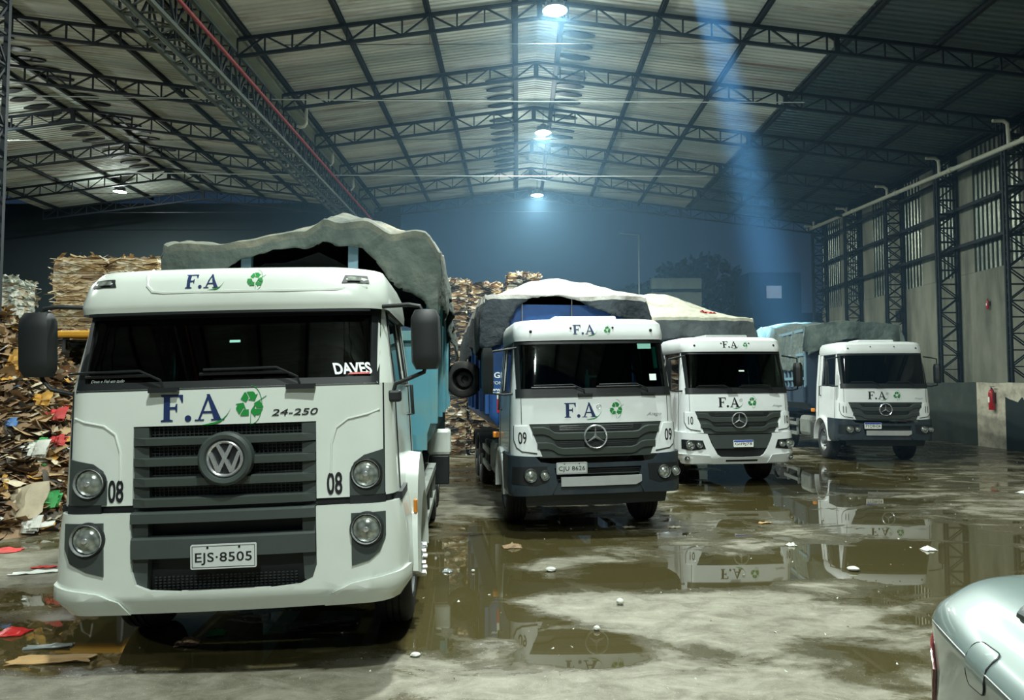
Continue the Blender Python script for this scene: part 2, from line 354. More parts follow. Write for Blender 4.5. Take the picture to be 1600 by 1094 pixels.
def conform(bm, fn, cuts=(), zcuts=(), off=.004, thick=.003, move=(0, 0), flip=1):
    """cut a flat (a,b) sheet and lay it on fn(a,b,off)->point"""
    for v in bm.verts: v.co.x += move[0]; v.co.z += move[1]
    for c in cuts:
        bmesh.ops.bisect_plane(bm, geom=bm.verts[:] + bm.edges[:] + bm.faces[:], plane_co=(c, 0, 0), plane_no=(1, 0, 0))
    for c in zcuts:
        bmesh.ops.bisect_plane(bm, geom=bm.verts[:] + bm.edges[:] + bm.faces[:], plane_co=(0, 0, c), plane_no=(0, 0, 1))
    bmesh.ops.remove_doubles(bm, verts=bm.verts, dist=1e-5)
    bm.verts.ensure_lookup_table()
    n = len(bm.verts); idx = {v: i for i, v in enumerate(bm.verts)}
    A = [(v.co.x, v.co.z) for v in bm.verts]
    m = MB()
    vs = [fn(a, b, off + thick) for a, b in A] + [fn(a, b, off) for a, b in A]
    fs = []
    for f in bm.faces:
        ii = [idx[v] for v in f.verts]; fs.append(tuple(ii)); fs.append(tuple(i + n for i in reversed(ii)))
    for e in bm.edges:
        if len(e.link_faces) == 1:
            a, b = idx[e.verts[0]], idx[e.verts[1]]; fs.append((a, b, b + n, a + n))
    bm.free(); m.add(vs, fs); return m
def lerp_knots(kn, z):
    if z <= kn[0][0]: return kn[0][1:]
    for a, b in zip(kn, kn[1:]):
        if z <= b[0]:
            t = (z - a[0]) / max(b[0] - a[0], 1e-6); return tuple(p + (q - p) * t for p, q in zip(a[1:], b[1:]))
    return kn[-1][1:]
def front_fn(kn):
    """kn: (z, halfwidth, corner radius, y of the middle, bow)"""
    def fn(x, z, off=0):
        W, Rr, Y0, B = lerp_knots(kn, z); ax = min(abs(x), W); s = 1 if x >= 0 else -1
        flat = W - Rr
        y = Y0 + B * (min(ax, flat) / W) ** 2
        nx = 0
        if ax > flat:
            t = (ax - flat) / Rr; yy = 1 - math.sqrt(max(0, 1 - t * t)); y += Rr * yy
            nx = t
        ny = math.sqrt(max(0, 1 - nx * nx))
        return Vector((s * (ax + off * nx), y - off * ny, z))
    return fn
def xcuts(W, Rr):
    f = W - Rr; c = [f * i / 6 for i in range(-6, 7)]
    for k in range(1, 7):
        a = f + Rr * math.sin(math.pi / 2 * k / 7); c += [a, -a]
    return c
def rect(x0, x1, z0, z1): return [(x0, z0), (x1, z0), (x1, z1), (x0, z1)]
def rrect(x0, x1, z0, z1, r, n=4):
    out = []
    for cx, cz, a0 in ((x1 - r, z1 - r, 0), (x0 + r, z1 - r, 90), (x0 + r, z0 + r, 180), (x1 - r, z0 + r, 270)):
        for k in range(n + 1):
            a = R(a0 + 90 * k / n); out.append((cx + r * math.cos(a), cz + r * math.sin(a)))
    return out
def circle(cx, cz, r, n=20): return [(cx + r * math.cos(2 * math.pi * k / n), cz + r * math.sin(2 * math.pi * k / n)) for k in range(n)]
def stroke(pts, w):
    """a thick polyline as quads"""
    out = []
    for a, b in zip(pts, pts[1:]):
        d = Vector((b[0] - a[0], b[1] - a[1])); d.normalize(); n = Vector((-d.y, d.x)) * w / 2
        out.append([(a[0] + n.x, a[1] + n.y), (a[0] - n.x, a[1] - n.y), (b[0] - n.x, b[1] - n.y), (b[0] + n.x, b[1] + n.y)])
    return out
def FA_polys(x, z, h, wk=1.0):
    """serif letters F . A, lower left corner at x,z"""
    Fp = [[(0, 0), (.44, 0), (.44, .05), (.33, .08), (.10, .08), (0, .05)], [(.10, .08), (.33, .08), (.33, .92), (.10, .92)],
          [(0, .95), (.10, .92), (.33, .92), (.68, .92), (.76, .72), (.81, .72), (.81, 1), (0, 1)],
          [(.33, .46), (.52, .46), (.56, .36), (.60, .36), (.60, .66), (.56, .66), (.52, .55), (.33, .55)]]
    Dp = [circle(1.0, .1, .12, 14)]
    A = [[(.12, .05), (.20, .05), (.50, .82), (.46, .96)], [(.43, 1.0), (.54, 1.0), (.96, .05), (.70, .05)], [(.25, .28), (.64, .28), (.61, .36), (.28, .36)],
         [(0, 0), (.34, 0), (.34, .05), (0, .05)], [(.60, 0), (1.08, 0), (1.08, .05), (.60, .05)]]
    pol = Fp + Dp + [[(a + 1.25, b) for a, b in p] for p in A]
    return [[(x + a * h * .92 * wk, z + b * h) for a, b in p] for p in pol]
def swoosh_polys(x, z, h):
    k = [(1.5 + 1.1 * t, -.17 + .6 * t ** 4) for t in [i / 8 for i in range(9)]]
    up = [(a, b + .07 * math.sin(math.pi * i / 8) + .004) for i, (a, b) in enumerate(k)]
    return [[(x + p[0] * h, z + p[1] * h) for p in (k[i], k[i + 1], up[i + 1], up[i])] for i in range(8)]
def recycle_polys(cx, cz, r):
    out = []
    for k in range(3):
        a = R(120 * k); ca, sa = math.cos(a), math.sin(a)
        loc = [[(-.62, .28), (-.30, .10), (-.02, .60), (-.20, .92), (-.24, .92)], [(-.16, .92), (.28, .92), (.42, .66), (.56, .74), (.40, .22), (-.02, .34), (.12, .42), (.02, .62)]]
        loc = [[(-.62, .42), (-.24, .20), (-.06, .52), (-.26, .90), (-.36, .88)], [(-.20, .94), (.22, .94), (.32, .88), (.42, .70), (.56, .78), (.36, .28), (-.12, .36), (.06, .46), (-.02, .60)]]
        for p in loc: out.append([(cx + r * (u * ca - v * sa), cz + r * (u * sa + v * ca)) for u, v in p])
    return out

def put(parent, name, mat, polys, fn, off=.004, thick=.003, cuts=None, zc=(), shear=0, smooth=True, bm=None, move=(0, 0)):
    b = bm if bm is not None else flat_polys(polys)
    m = conform(b, fn, cuts if cuts is not None else [], zc, off, thick, move)
    return m.build(name, mat, parent, smooth=smooth, shear=shear)

# ------------------------------------------------------------------ wheels and chassis
def wheel(parent, x, y, r=.5, wd=.28, side=1, rimmat='steel_grey', label=None):
    t = MB(); h = wd / 2
    prof = [(r * .58, -h * .8), (r * .62, -h), (r * .9, -h), (r * .97, -h * .86), (r, -h * .7)]
    for g in (-.35, 0, .35): prof += [(r, h * (g - .06)), (r * .975, h * (g - .05)), (r * .975, h * (g + .05)), (r, h * (g + .06))]
    prof += [(r, h * .7), (r * .97, h * .86), (r * .9, h), (r * .62, h), (r * .58, h * .8), (r * .58, -h * .8)]
    t.lathe(prof, (0, 0, 0), 'x', 36)
    wo = t.build('wheel', 'rubber', parent, smooth=True); wo.location = (x, y, r)
    k = MB(); s = side
    k.lathe([(r * .6, s * h * .75), (r * .56, s * h * .95), (r * .52, s * h * .6), (r * .4, s * h * .25), (r * .3, s * h * .45), (r * .22, s * h * .5), (r * .2, s * h * 1.15), (r * .1, s * h * 1.25), (.001, s * h * 1.25)], (0, 0, 0), 'x', 24)
    for i in range(10):
        a = 2 * math.pi * i / 10; k.cyl((s * h * .45, r * .33 * math.cos(a), r * .33 * math.sin(a)), (s * h * .85, r * .33 * math.cos(a), r * .33 * math.sin(a)), .018, 6)
    k.build('rim', rimmat, wo, smooth=True)
    return wo

def chassis(root, L, side_stuff=True, axles=(1.45, None), rear=(5.9, 7.2), rail='chassis_black', track=1.02, box='chassis_grey', rad=.5):
    m = MB()
    for s in (-1, 1): m.box((s * .42, L / 2 + .6, .98), (.1, L - 1.2, .26))
    for yy in np.arange(1.0, L - .2, 1.1): m.box((0, yy, .98), (.84, .1, .18))
    m.build('chassis_frame', rail, root)
    a = MB(); a.cyl((-.9, 1.45, rad), (.9, 1.45, rad), .07, 12); a.box((0, 1.45, rad - .02), (.5, .2, .16)); a.build('axle', rail, root)
    for s in (-1, 1): wheel(root, s * track, 1.45, rad, .3, s)
    for ry in rear:
        a = MB(); a.cyl((-.9, ry, rad), (.9, ry, rad), .09, 12); a.lathe([(.01, -.2), (.18, -.12), (.2, 0), (.18, .12), (.01, .2)], (0, ry, rad), 'x', 16); a.build('axle', rail, root)
        for s in (-1, 1):
            wheel(root, s * 1.06, ry, rad, .27, s); wheel(root, s * .74, ry, rad, .27, -s)
    # side gear
    for s in (-1, 1):
        t = MB(); t.box((s * .92, 3.1, .82), (.55, .95, .6)); t.build('fuel_tank', box, root, bevel=.12, smooth=False)
        t = MB(); t.box((s * .95, 2.35, .75), (.45, .35, .45)); t.build('battery_box', rail, root, bevel=.03)
        g = MB()
        for z in (.55, .85): g.box((s * 1.18, 4.55, z), (.04, 1.5, .1))
        for yy in (3.95, 5.1): g.box((s * 1.12, yy, .75), (.06, .06, .5)); g.box((s * .8, yy, .95), (.6, .06, .06))
        g.build('side_guard', box, root)
    # rear mudguards
    for s in (-1, 1):
        for ry in rear:
            f = MB(); pr = []
            for k in range(0, 13):
                a_ = R(20 + 140 * k / 12); pr.append([(s * .6, ry + (rad + .1) * math.cos(a_), rad + (rad + .08) * math.sin(a_)), (s * 1.24, ry + (rad + .1) * math.cos(a_), rad + (rad + .08) * math.sin(a_)), (s * 1.24, ry + (rad + .07) * math.cos(a_), rad + (rad + .05) * math.sin(a_)), (s * .6, ry + (rad + .07) * math.cos(a_), rad + (rad + .05) * math.sin(a_))])
            f.grid(pr, closed_u=True); f.build('mudguard', rail, root, smooth=True)

# ------------------------------------------------------------------ cab shell shared by the trucks
def shell_panel(root, name, mat, poly_yz, side, Wfn, off=0, thick=.03, shear=0, zc=()):
    """sheet in (y,z) laid on the cab side"""
    def fn(y, z, o): return Vector((side * (Wfn(z) - .001 + o), y, z))
    return put(root, name, mat, [poly_yz], fn, off - thick if off <= 0 else off, thick, (), zc, shear, smooth=True)

def cab_sides(root, C, sh):
    """doors, side windows, rear wall, pillars, floor.  C holds the section knots and limits"""
    kn = C['cab']; Wf = lambda z: lerp_knots(kn, z)[0]
    zb, zw0, zw1, yb = C['side_bottom'], C['win_bottom'], C['win_top'], C['back']
    def yc(z):
        W, Rr, Y0, B = lerp_knots(kn, z); return Y0 + B * ((W - Rr) / W) ** 2 + Rr
    pw = C['paint']
    for s in (-1, 1):
        y0 = yc(zw0); y1 = yc(zw1)
        zc = [zb + (zw0 - zb) * k / 5 for k in range(1, 5)]
        # lower door skin, split by the wheel arch
        arch = [(1.45 + .62 * math.cos(R(a)), .5 + .62 * math.sin(R(a))) for a in range(15, 166, 10)]
        arch = [(a, b) for a, b in arch if b > zb]
        if arch: poly = [(yc(zb) - .002, zb)] + list(reversed(arch)) + [(yb, zb), (yb, zw0), (y0, zw0)]
        else: poly = [(yc(zb) - .002, zb), (yb, zb), (yb, zw0), (y0, zw0)]
        def fn(y, z, o, s=s): return Vector((s * (Wf(z) + o), y, z))
        bm = flat_polys([poly]); bmesh.ops.triangulate(bm, faces=bm.faces)
        d = conform(bm, fn, (), zc, -.03, .03).build('door_panel', pw, root, shear=sh)
        # door seam, handle
        g = MB(); q = [fn(y, z, .003) for y, z in ((y0 + .12, zb + .1), (y0 + .12, zw0), (y0 + .12 + .0, zw0 + .02))] + [fn(y1 + .1, zw1 - .02, .003)]
        g.tube(q, .006, 5); q = [fn(yb - .22, zb + .1, .003), fn(yb - .22, zw0, .003), fn(yb - .22, zw1 - .02, .003)]; MB().tube(q, .006, 5).build('door_seam', 'black_plastic', root, shear=sh)
        g.build('door_seam', 'black_plastic', root, shear=sh)
        h = MB(); h.tube([fn(yb - .42, zw0 - .28, .0), fn(yb - .42, zw0 - .28, .05), fn(yb - .42, zw0 - .02, .05), fn(yb - .42, zw0 - .02, .0)], .016, 8)
        h.build('door_handle', 'black_plastic', root, shear=sh, smooth=True)
        # front pillar part on the side, rear pillar, top rail
        for nm, pl in (('window_pillar', [(y0, zw0), (y0 + .12, zw0), (y1 + .08, zw1), (y1, zw1)]), ('rear_pillar', [(yb - .5, zw0), (yb, zw0), (yb, zw1), (yb - .5, zw1)]),
                       ('window_rail', [(y1 + .08, zw1 - .05), (yb - .5, zw1 - .05), (yb - .5, zw1), (y1 + .08, zw1)])):
            put(root, nm, pw, [pl], fn, -.03, .03, (), [zw0 + (zw1 - zw0) * k / 3 for k in (1, 2)], sh)
        put(root, 'side_window', C.get('side_glass', 'windscreen_glass'), [[(y0 + .12, zw0), (yb - .5, zw0), (yb - .5, zw1 - .05), (y1 + .08, zw1 - .05)]], fn, -.02, .006, (), [zw0 + (zw1 - zw0) * k / 3 for k in (1, 2)], sh)
        g = MB(); q = [fn(*a, .004) for a in ((y0 + .12, zw0), (yb - .5, zw0), (yb - .5, zw1 - .05), (y1 + .08, zw1 - .05))]
        g.tube(q, .014, 6, closed=True); g.build('window_seal', 'black_plastic', root, shear=sh)
    # rear wall
    m = MB(); m.box((0, yb - .02, (zb + zw1) / 2), (2 * Wf(zw1) - .02, .04, zw1 - zb)); m.build('rear_wall', pw if not C.get('rear_dark') else 'dark_interior', root, shear=sh)
    m = MB(); m.box((0, (yc(zb) + yb) / 2, zb + .35), (2 * Wf(zb) - .1, yb - yc(zb) - .1, .08)); m.build('cab_floor', 'chassis_black', root, shear=sh)
    # interior
    m = MB(); zd = zw0 - .02
    m.prism([(-Wf(zd) + .06, zd - .5), (Wf(zd) - .06, zd - .5), (Wf(zd) - .06, zd), (-Wf(zd) + .06, zd)], kn[0][3] + .16, .75); m.build('dashboard', 'dark_interior', root, shear=sh, bevel=.05)
    for s in (-1, 1):
        m = MB(); m.box((s * .6, yb - .25, zd + .12), (.52, .16, .85)); m.box((s * .6, yb - .5, zd - .3), (.52, .5, .16)); m.box((s * .6, yb - .22, zd + .62), (.28, .12, .2))
        m.build('cab_seat', 'seat_grey', root, bevel=.05, shear=sh)
    m = MB(); c = Vector((.58, .78, zd + .12)); m.tube([c + Vector((.23 * math.cos(a), -.23 * math.sin(a) * .45, .23 * math.sin(a) * .9)) for a in [2 * math.pi * k / 28 for k in range(28)]], .018, 8, closed=True)
    m.bar(c + Vector((-.22, 0, 0)), c + Vector((.22, 0, 0)), .04, .02); m.cyl(c, c + Vector((0, -.2, -.3)), .03, 8)
    m.build('steering_wheel', 'black_plastic', root, smooth=True, shear=sh)

def roof_shell(root, name, mat, kn, yb, zs, Rb, sh, open_bottom=True):
    """roof cap: rings of a rounded rectangle, closed on top"""
    rows = []
    for z in zs:
        W, Rr, Y0, B = lerp_knots(kn, z); ring = []
        f = front_fn(kn); xs = [0] + [(W - Rr) * k / 4 for k in range(1, 5)] + [(W - Rr) + Rr * math.sin(math.pi / 2 * k / 6) for k in range(1, 7)]
        half = [f(x, z) for x in xs]
        drop = (z - zs[0]) / (zs[-1] - zs[0] + 1e-9); ybb = yb - Rb * drop ** 3
        half += [Vector((W, ybb - .15 + 0 * 1, z)), Vector((W - .05, ybb - .03, z)), Vector((W - .15, ybb, z)), Vector((0, ybb, z))]
        ring = half + [Vector((-p.x, p.y, p.z)) for p in reversed(half[1:-1])]
        rows.append(ring)
    m = MB(); m.grid(rows, closed_u=True)
    top = rows[-1]; n = len(top); c = sum(top, Vector()) / n; c.z += .03
    o = len(m.v); m.v.append(tuple(c)); base = (len(rows) - 1) * n
    for k in range(n): m.f.append((base + k, base + (k + 1) % n, o)); m.mi.append(0)
    if not open_bottom: m.f.append(tuple(range(n))); m.mi.append(0)
    return m.build(name, mat, root, smooth=True, shear=sh)

def plate(root, x, z, wd, h, y, txt, sh, blue=False, mat='plate_grey', sub='.'):
    """number plate on the front; y is its distance"""
    fn = lambda a, b, o: Vector((a, y - o, b))
    p = put(root, 'number_plate', mat, [rrect(x - wd / 2, x + wd / 2, z - h / 2, z + h / 2, .012)], fn, 0, .012, shear=sh)
    if blue: put(p, 'plate_band', 'plate_blue', [rect(x - wd / 2 + .005, x + wd / 2 - .005, z + h * .24, z + h / 2 - .004)], fn, .012, .002, shear=sh)
    else:
        pol = stroke([(x - wd / 2 + .012, z - h / 2 + .012), (x + wd / 2 - .012, z - h / 2 + .012), (x + wd / 2 - .012, z + h / 2 - .012), (x - wd / 2 + .012, z + h / 2 - .012), (x - wd / 2 + .012, z - h / 2 + .012)], .004)
        put(p, 'plate_border', 'black_ink', pol, fn, .012, .001, shear=sh)
        for s in (-1, 1): put(p, 'screw', 'black_ink', [circle(x + s * wd * .24, z + h * .37, .008, 8)], fn, .012, .003, shear=sh)
    bm = text_polys(txt, h * .5, 1.0, offset=.008, spacing=1.05)
    xs = [v.co.x for v in bm.verts]; k = wd * .86 / (max(xs) - min(xs))
    for v in bm.verts: v.co.x *= k
    put(p, 'plate_lettering', 'black_ink', None, fn, .012, .002, bm=bm, move=(x, z - h * .08), shear=sh)
    return p

def headlamp(root, x, z, r, fn, sh, name='headlamp', depth=.03):
    c = fn(x, z, .005)
    m = MB(); m.lathe([(r * 1.18, .03), (r * 1.18, -.02), (r * 1.08, -.035), (r, -.02), (r, .03)], c, 'y', 28); o = m.build(name, 'black_plastic', root, smooth=True, shear=sh)
    m = MB(); m.lathe([(r * 1.08, -.02), (r * 1.04, -.045), (r * .98, -.02)], c, 'y', 28); m.build('lamp_ring', 'chrome', o, smooth=True, shear=sh)
    m = MB(); m.lathe([(r, -.01), (r * .8, -.03), (r * .5, -.045), (r * .2, -.05), (.001, -.052)], c, 'y', 28); m.build('lamp_glass', 'lamp_lens', o, smooth=True, shear=sh)
    m = MB(); m.lathe([(r * .2, -.05), (r * .17, -.062), (.001, -.065)], c, 'y', 12); m.build('lamp_bulb', 'chrome', o, smooth=True, shear=sh)
    return o

def mirror(root, s, x, y, z, wd, h, arms, sh, mat='black_plastic', lean=0):
    m = MB(); rows = []
    for k in range(9):
        t = -1 + 2 * k / 8; zz = z + t * h / 2; sc = (1 - abs(t) ** 9 * .28); hw = wd / 2 * sc
        rows.append([(x - hw, y, zz), (x - hw * .85, y - .09 * sc, zz), (x, y - .12 * sc, zz), (x + hw * .85, y - .09 * sc, zz), (x + hw, y, zz), (x + hw * .9, y + .04, zz), (x - hw * .9, y + .04, zz)])
    m.grid(rows, closed_u=True); n = 7; m.f.append(tuple(range(n))); m.mi.append(0); m.f.append(tuple(8 * n + k for k in range(n))); m.mi.append(0)
    o = m.build('wing_mirror', mat, root, smooth=True, shear=sh)
    g = MB(); g.add([(x - wd * .4, y + .045, z - h * .42), (x + wd * .4, y + .045, z - h * .42), (x + wd * .4, y + .045, z + h * .42), (x - wd * .4, y + .045, z + h * .42)], [(0, 1, 2, 3)]); g.build('mirror_glass', 'chrome', o, shear=sh)
    for path in arms: MB().tube(path, .016, 8).build('mirror_arm', 'black_plastic', o, smooth=True, shear=sh)
    return o

def wiper(root, x0, x1, z, fn, sh, flip=1):
    a = MB()
    pts = [fn(x0, z - .03, .02), fn(x0 + .02 * flip, z + .05, .05), fn(x0 + (x1 - x0) * .25, z + .12, .06)] + [fn(x0 + (x1 - x0) * t, z + .12 - .005 * t, .05) for t in (.5, .75, 1)]
    a.tube(pts, .009, 6)
    q = [fn(x0 + (x1 - x0) * t, z + .085, .02) for t in (.15, .4, .6, .8, 1.05)]; a.tube(q, .011, 5)
    a.box(tuple(fn(x0, z - .02, .02)), (.2, .05, .035)); a.build('wiper', 'black_plastic', root, smooth=True, shear=sh)

def decals(root, fn, items, cuts, sh, zc=()):
    for kind, args in items:
        if kind == 'FA':
            x, z, h, wk, mat = args
            put(root, 'lettering', mat, FA_polys(x, z, h, wk), fn, .003, .002, cuts, zc, sh)
            put(root, 'swoosh_mark', 'green_ink', swoosh_polys(x, z, h), fn, .0045, .002, cuts, zc, sh)
        if kind == 'REC':
            x, z, r = args; o = put(root, 'recycling_mark', 'green_ink', recycle_polys(x, z, r), fn, .003, .002, cuts, zc, sh)
            pol = stroke([(x + r * (.1 + .75 * math.sin(t)), z + r * (0 - 1.35 * math.cos(t))) for t in [math.pi * k / 12 for k in range(13)]], r * .035) + stroke([(x + .05 * r, z - 1.35 * r), (x + .1 * r, z - .4 * r), (x + .5 * r, z + .2 * r), (x + 1.15 * r, z + .62 * r)], r * .035)
            put(o, 'leaf_outline', 'green_ink', pol, fn, .003, .002, cuts, zc, sh)
        if kind == 'TXT':
            txt, x, z, h, ws, offs, mat, shr = args
            put(root, 'lettering', mat, None, fn, .003, .003, cuts, zc, sh, bm=text_polys(txt, h, ws, offs, shr), move=(x, z))

# ------------------------------------------------------------------ truck 08
def truck_08():
    root = empty('garbage_truck', (-2.01, 5.13, 0), R(4.2))
    tag(root, 'big white flat-faced truck numbered 08 with round headlamps and plate EJS-8505', 'truck')
    sh = .03
    cab = [(1.19, 1.17, .2, .03, .07), (2.05, 1.14, .2, .07, .07), (2.64, 1.07, .2, .25, .06)]
    bmp = [(.50, 1.15, .22, .07, .07), (.62, 1.235, .25, .0, .08), (1.0, 1.225, .25, .0, .08), (1.20, 1.19, .24, .0, .08)]
    vis = [(2.60, 1.115, .24, .13, .08), (2.66, 1.12, .26, .11, .09), (2.82, 1.10, .3, .15, .1), (2.91, 1.06, .34, .22, .1), (2.945, .97, .36, .38, .1)]
    C = dict(cab=cab, side_bottom=1.05, win_bottom=2.05, win_top=2.64, back=2.0, paint='white_paint', rear_dark=True)
    fc = front_fn(cab); fb = front_fn(bmp); fv = front_fn(vis); cc = xcuts(1.15, .2)
    cab_sides(root, C, sh)
    zc = [1.4, 1.6, 1.8]
    # face panel: side wings, top band (the grille opening stays free)
    for s in (-1, 1):
        x0 = .635 if s < 0 else .62
        put(root, 'face_panel', 'white_paint', [[(s * x0, 1.25), (s * 1.17, 1.25), (s * 1.17, 2.05), (s * x0, 2.05)]], fc, -.03, .03, cc, zc, sh)
        put(root, 'windscreen_pillar', 'white_paint', [rect(min(s * 1.045, s * 1.17), max(s * 1.045, s * 1.17), 2.05, 2.64)], fc, -.03, .03, cc, [2.2, 2.35, 2.5], sh)
    put(root, 'face_panel', 'white_paint', [rect(-.635, .62, 1.79, 2.05)], fc, -.03, .03, cc, (), sh)
    put(root, 'face_lip', 'black_plastic', [rect(-1.17, 1.17, 1.19, 1.25)], fc, -.06, .03, cc, (), sh)
    put(root, 'windscreen_seal', 'black_plastic', [rect(-1.06, 1.06, 2.04, 2.10), rect(-1.06, 1.06, 2.56, 2.64), rect(-1.06, -1.0, 2.1, 2.56), rect(1.0, 1.06, 2.1, 2.56)], fc, -.012, .014, cc, (), sh)
    ws = put(root, 'windscreen', 'windscreen_glass', [rect(-1.045, 1.045, 2.05, 2.62)], fc, -.02, .006, cc, [2.2, 2.35, 2.5], sh)
    # vertical groove lines by the corner
    for s in (-1, 1): MB().tube([fc(s * 1.085, z, .002) for z in (1.25, 1.5, 1.8, 2.05)], .006, 5).build('panel_gap', 'black_plastic', root, shear=sh)
    # arched crease on the wings
    for s in (-1, 1):
        MB().tube([fc(s * x, z, .002) for x, z in ((.72, 1.42), (.725, 1.62), (.76, 1.74), (.84, 1.80), (.98, 1.83), (1.06, 1.86))], .008, 6).build('body_crease', 'white_paint', root, shear=sh, smooth=True)
    # roof and visor
    roof_shell(root, 'roof_visor', 'white_paint', vis, 2.0, [2.60, 2.63, 2.66, 2.74, 2.82, 2.87, 2.91, 2.93, 2.945], .15, sh)
    cv = xcuts(1.1, .28)
    g = MB(); g.tube([fv(x, z, -.004) for x, z in ((-.60, 2.93), (-.585, 2.86), (-.57, 2.79), (-.53, 2.745), (-.45, 2.735), (0, 2.735), (.4, 2.735), (.75, 2.74), (.98, 2.76))], .014, 6); g.build('visor_ridge', 'white_paint', root, shear=sh, smooth=True)
    put(root, 'visor_underside', 'black_plastic', [rect(-1.0, 1.0, 2.58, 2.60)], fv, -.12, .12, cv, (), sh)
    for s in (-1, 1):
        o = put(root, 'marker_lamp', 'black_plastic', [[(s * .80, 2.79), (s * .99, 2.79), (s * .97, 2.85), (s * .82, 2.85)]], fv, .001, .006, cv, (), sh)
        put(o, 'lamp_glass', 'lamp_lens', [rect(min(s * .84, s * .93), max(s * .84, s * .93), 2.805, 2.837)], fv, .006, .012, cv, (), sh)
    # grille
    m = MB(); m.box((-.02, .17, 1.25), (1.28, .04, 1.12)); m.build('grille_backing', 'black_plastic', root, shear=sh)
    mesh = MB()
    for z in np.arange(1.2, 1.78, .022): mesh.box((-.02, .135, z), (1.2, .006, .006))
    for x in np.arange(-.6, .6, .03): mesh.box((x, .132, 1.49), (.006, .006, .58))
    mesh.build('grille_mesh', 'grille_grey', root, shear=sh)
    for z0, hh in ((1.712, .055), (1.572, .058), (1.435, .06), (1.295, .06)):
        sl = []
        for k in range(15):
            x = -.63 + 1.245 * k / 14; e = 1 if k in (0, 14) else 0; y = fc(x, z0).y
            sl.append([(x, y - .002, z0 - .0), (x, y - .028 * (1 - e), z0 - .008), (x, y - .022 * (1 - e), z0 - hh), (x, y + .07, z0 - hh - .012), (x, y + .09, z0 + .0)])
        m = MB(); m.grid(sl, closed_u=True); m.f.append((0, 1, 2, 3, 4)); m.mi.append(0); m.f.append(tuple(14 * 5 + k for k in range(5))); m.mi.append(0)
        m.build('grille_slat', 'grille_grey', root, shear=sh)
    for s in (-1, 1):      # side cheeks of the grille
        m = MB(); x = -.58 if s < 0 else .57
        for z in (1.785, 1.65, 1.51, 1.37, 1.23): MB().box((x, .11, z - .04), (.1, .06, .075)).build('grille_cheek', 'grille_grey', root, shear=sh)
    # bumper
    cb = xcuts(1.2, .25)
    for s in (-1, 1):
        x0 = .635 if s < 0 else .62
        P_ = [(s * x0, 1.20), (s * 1.24, 1.20), (s * 1.24, .50), (s * .30, .50), (s * .30, .655), (s * (x0 - .12), .67), (s * (x0 - .03), .71), (s * x0, .80)]
        bm = flat_polys([P_]); bmesh.ops.triangulate(bm, faces=bm.faces)
        put(root, 'bumper', 'white_paint', None, fb, -.04, .04, cb, [.56, .62, .75, .9, 1.05], sh, bm=bm)
        # side of bumper going back to the wheel arch
        fs = lambda y, z, o, s=s: Vector((s * (lerp_knots(bmp, z)[0] + o), y, z))
        put(root, 'bumper_end', 'white_paint', [[(.33, .52), (.80, .56), (.86, .75), (.9, 1.20), (.3, 1.20)]], fs, -.04, .04, (), [.62, .8, 1.0], sh)
        # raised corner foot
        put(root, 'bumper_foot', 'white_paint', [[(s * 1.24, .50), (s * .66, .50), (s * .72, .60), (s * .86, .66), (s * 1.24, .72)]], fb, .0, .022, cb, [.56, .62, .68], sh)
        # lamp insets
        q_ = 0 if s > 0 else .04
        pl = [(s * 1.08, 1.26), (s * (.85 - q_), 1.26), (s * (.85 - q_), 1.42), (s * (.88 - q_), 1.49), (s * (.95 - q_), 1.54), (s * 1.08, 1.575)]
        put(root, 'lamp_inset', 'grille_grey', [pl], fc, .0, .012, cc, (), sh)
        headlamp(root, s * (.965 if s > 0 else .925), 1.41, .095, fc, sh)
        pl = [(s * 1.09, 1.14), (s * (.86 - q_), 1.14), (s * (.86 - q_), .78), (s * (.98 - q_), .81), (s * 1.05, .87), (s * 1.09, .97)]
        put(root, 'lamp_inset', 'grille_grey', [pl], fb, .0, .012, cb, (), sh)
        headlamp(root, s * (.965 if s > 0 else .925), 1.03, .1, fb, sh)
        # step inside of the bumper gap
        m = MB(); m.box((s * 1.0, .5, 1.22), (.4, .5, .06)); m.build('cab_step', 'black_plastic', root, shear=sh)
        # wheel arch fender
        f = MB(); pr = []
        for k in range(0, 15):
            a_ = R(0 + 178 * k / 14); cy, sz = 1.45 + .70 * math.cos(a_), .52 + .95 * math.sin(a_) ** .8
            pr.append([(s * .95, cy, sz), (s * 1.27, cy, sz - .04), (s * 1.29, 1.45 + .62 * math.cos(a_), .52 + .6 * math.sin(a_) - .03), (s * .95, 1.45 + .62 * math.cos(a_), .52 + .6 * math.sin(a_))])
        f.grid(pr, closed_u=True); f.build('wheel_arch', 'white_paint', root, smooth=True, shear=sh)
        m = MB(); m.box((s * 1.255, .83, 1.05), (.03, .05, .11)); m.build('side_marker', 'amber', root, bevel=.01, shear=sh)
    put(root, 'bumper', 'white_paint', [rect(-.30, .30, .50, .66)], fb, -.04, .04, cb, [.56, .62], sh)
    m = MB(); m.box((0, .15, .80), (1.3, .03, .36)); m.build('intake_backing', 'black_plastic', root, shear=sh)
    mesh = MB()
    for z in np.arange(.66, .75, .02):
        for x in np.arange(-.5, .47, .03): mesh.box((x, .11, z), (.016, .01, .008))
    mesh.build('intake_mesh', 'grille_grey', root, shear=sh)
    for z0, hh, pr_ in ((1.205, .075, .02), (1.03, .14, .015)):
        sl = []
        for k in range(15):
            x = -.63 + 1.245 * k / 14; y = fb(x, z0).y
            sl.append([(x, y, z0), (x, y - pr_, z0 - .012), (x, y - pr_, z0 - hh), (x, y + .06, z0 - hh - .012), (x, y + .08, z0)])
        m = MB(); m.grid(sl, closed_u=True); m.f.append((0, 1, 2, 3, 4)); m.mi.append(0); m.f.append(tuple(14 * 5 + k for k in range(5))); m.mi.append(0)
        m.build('bumper_slat', 'grille_grey', root, shear=sh)
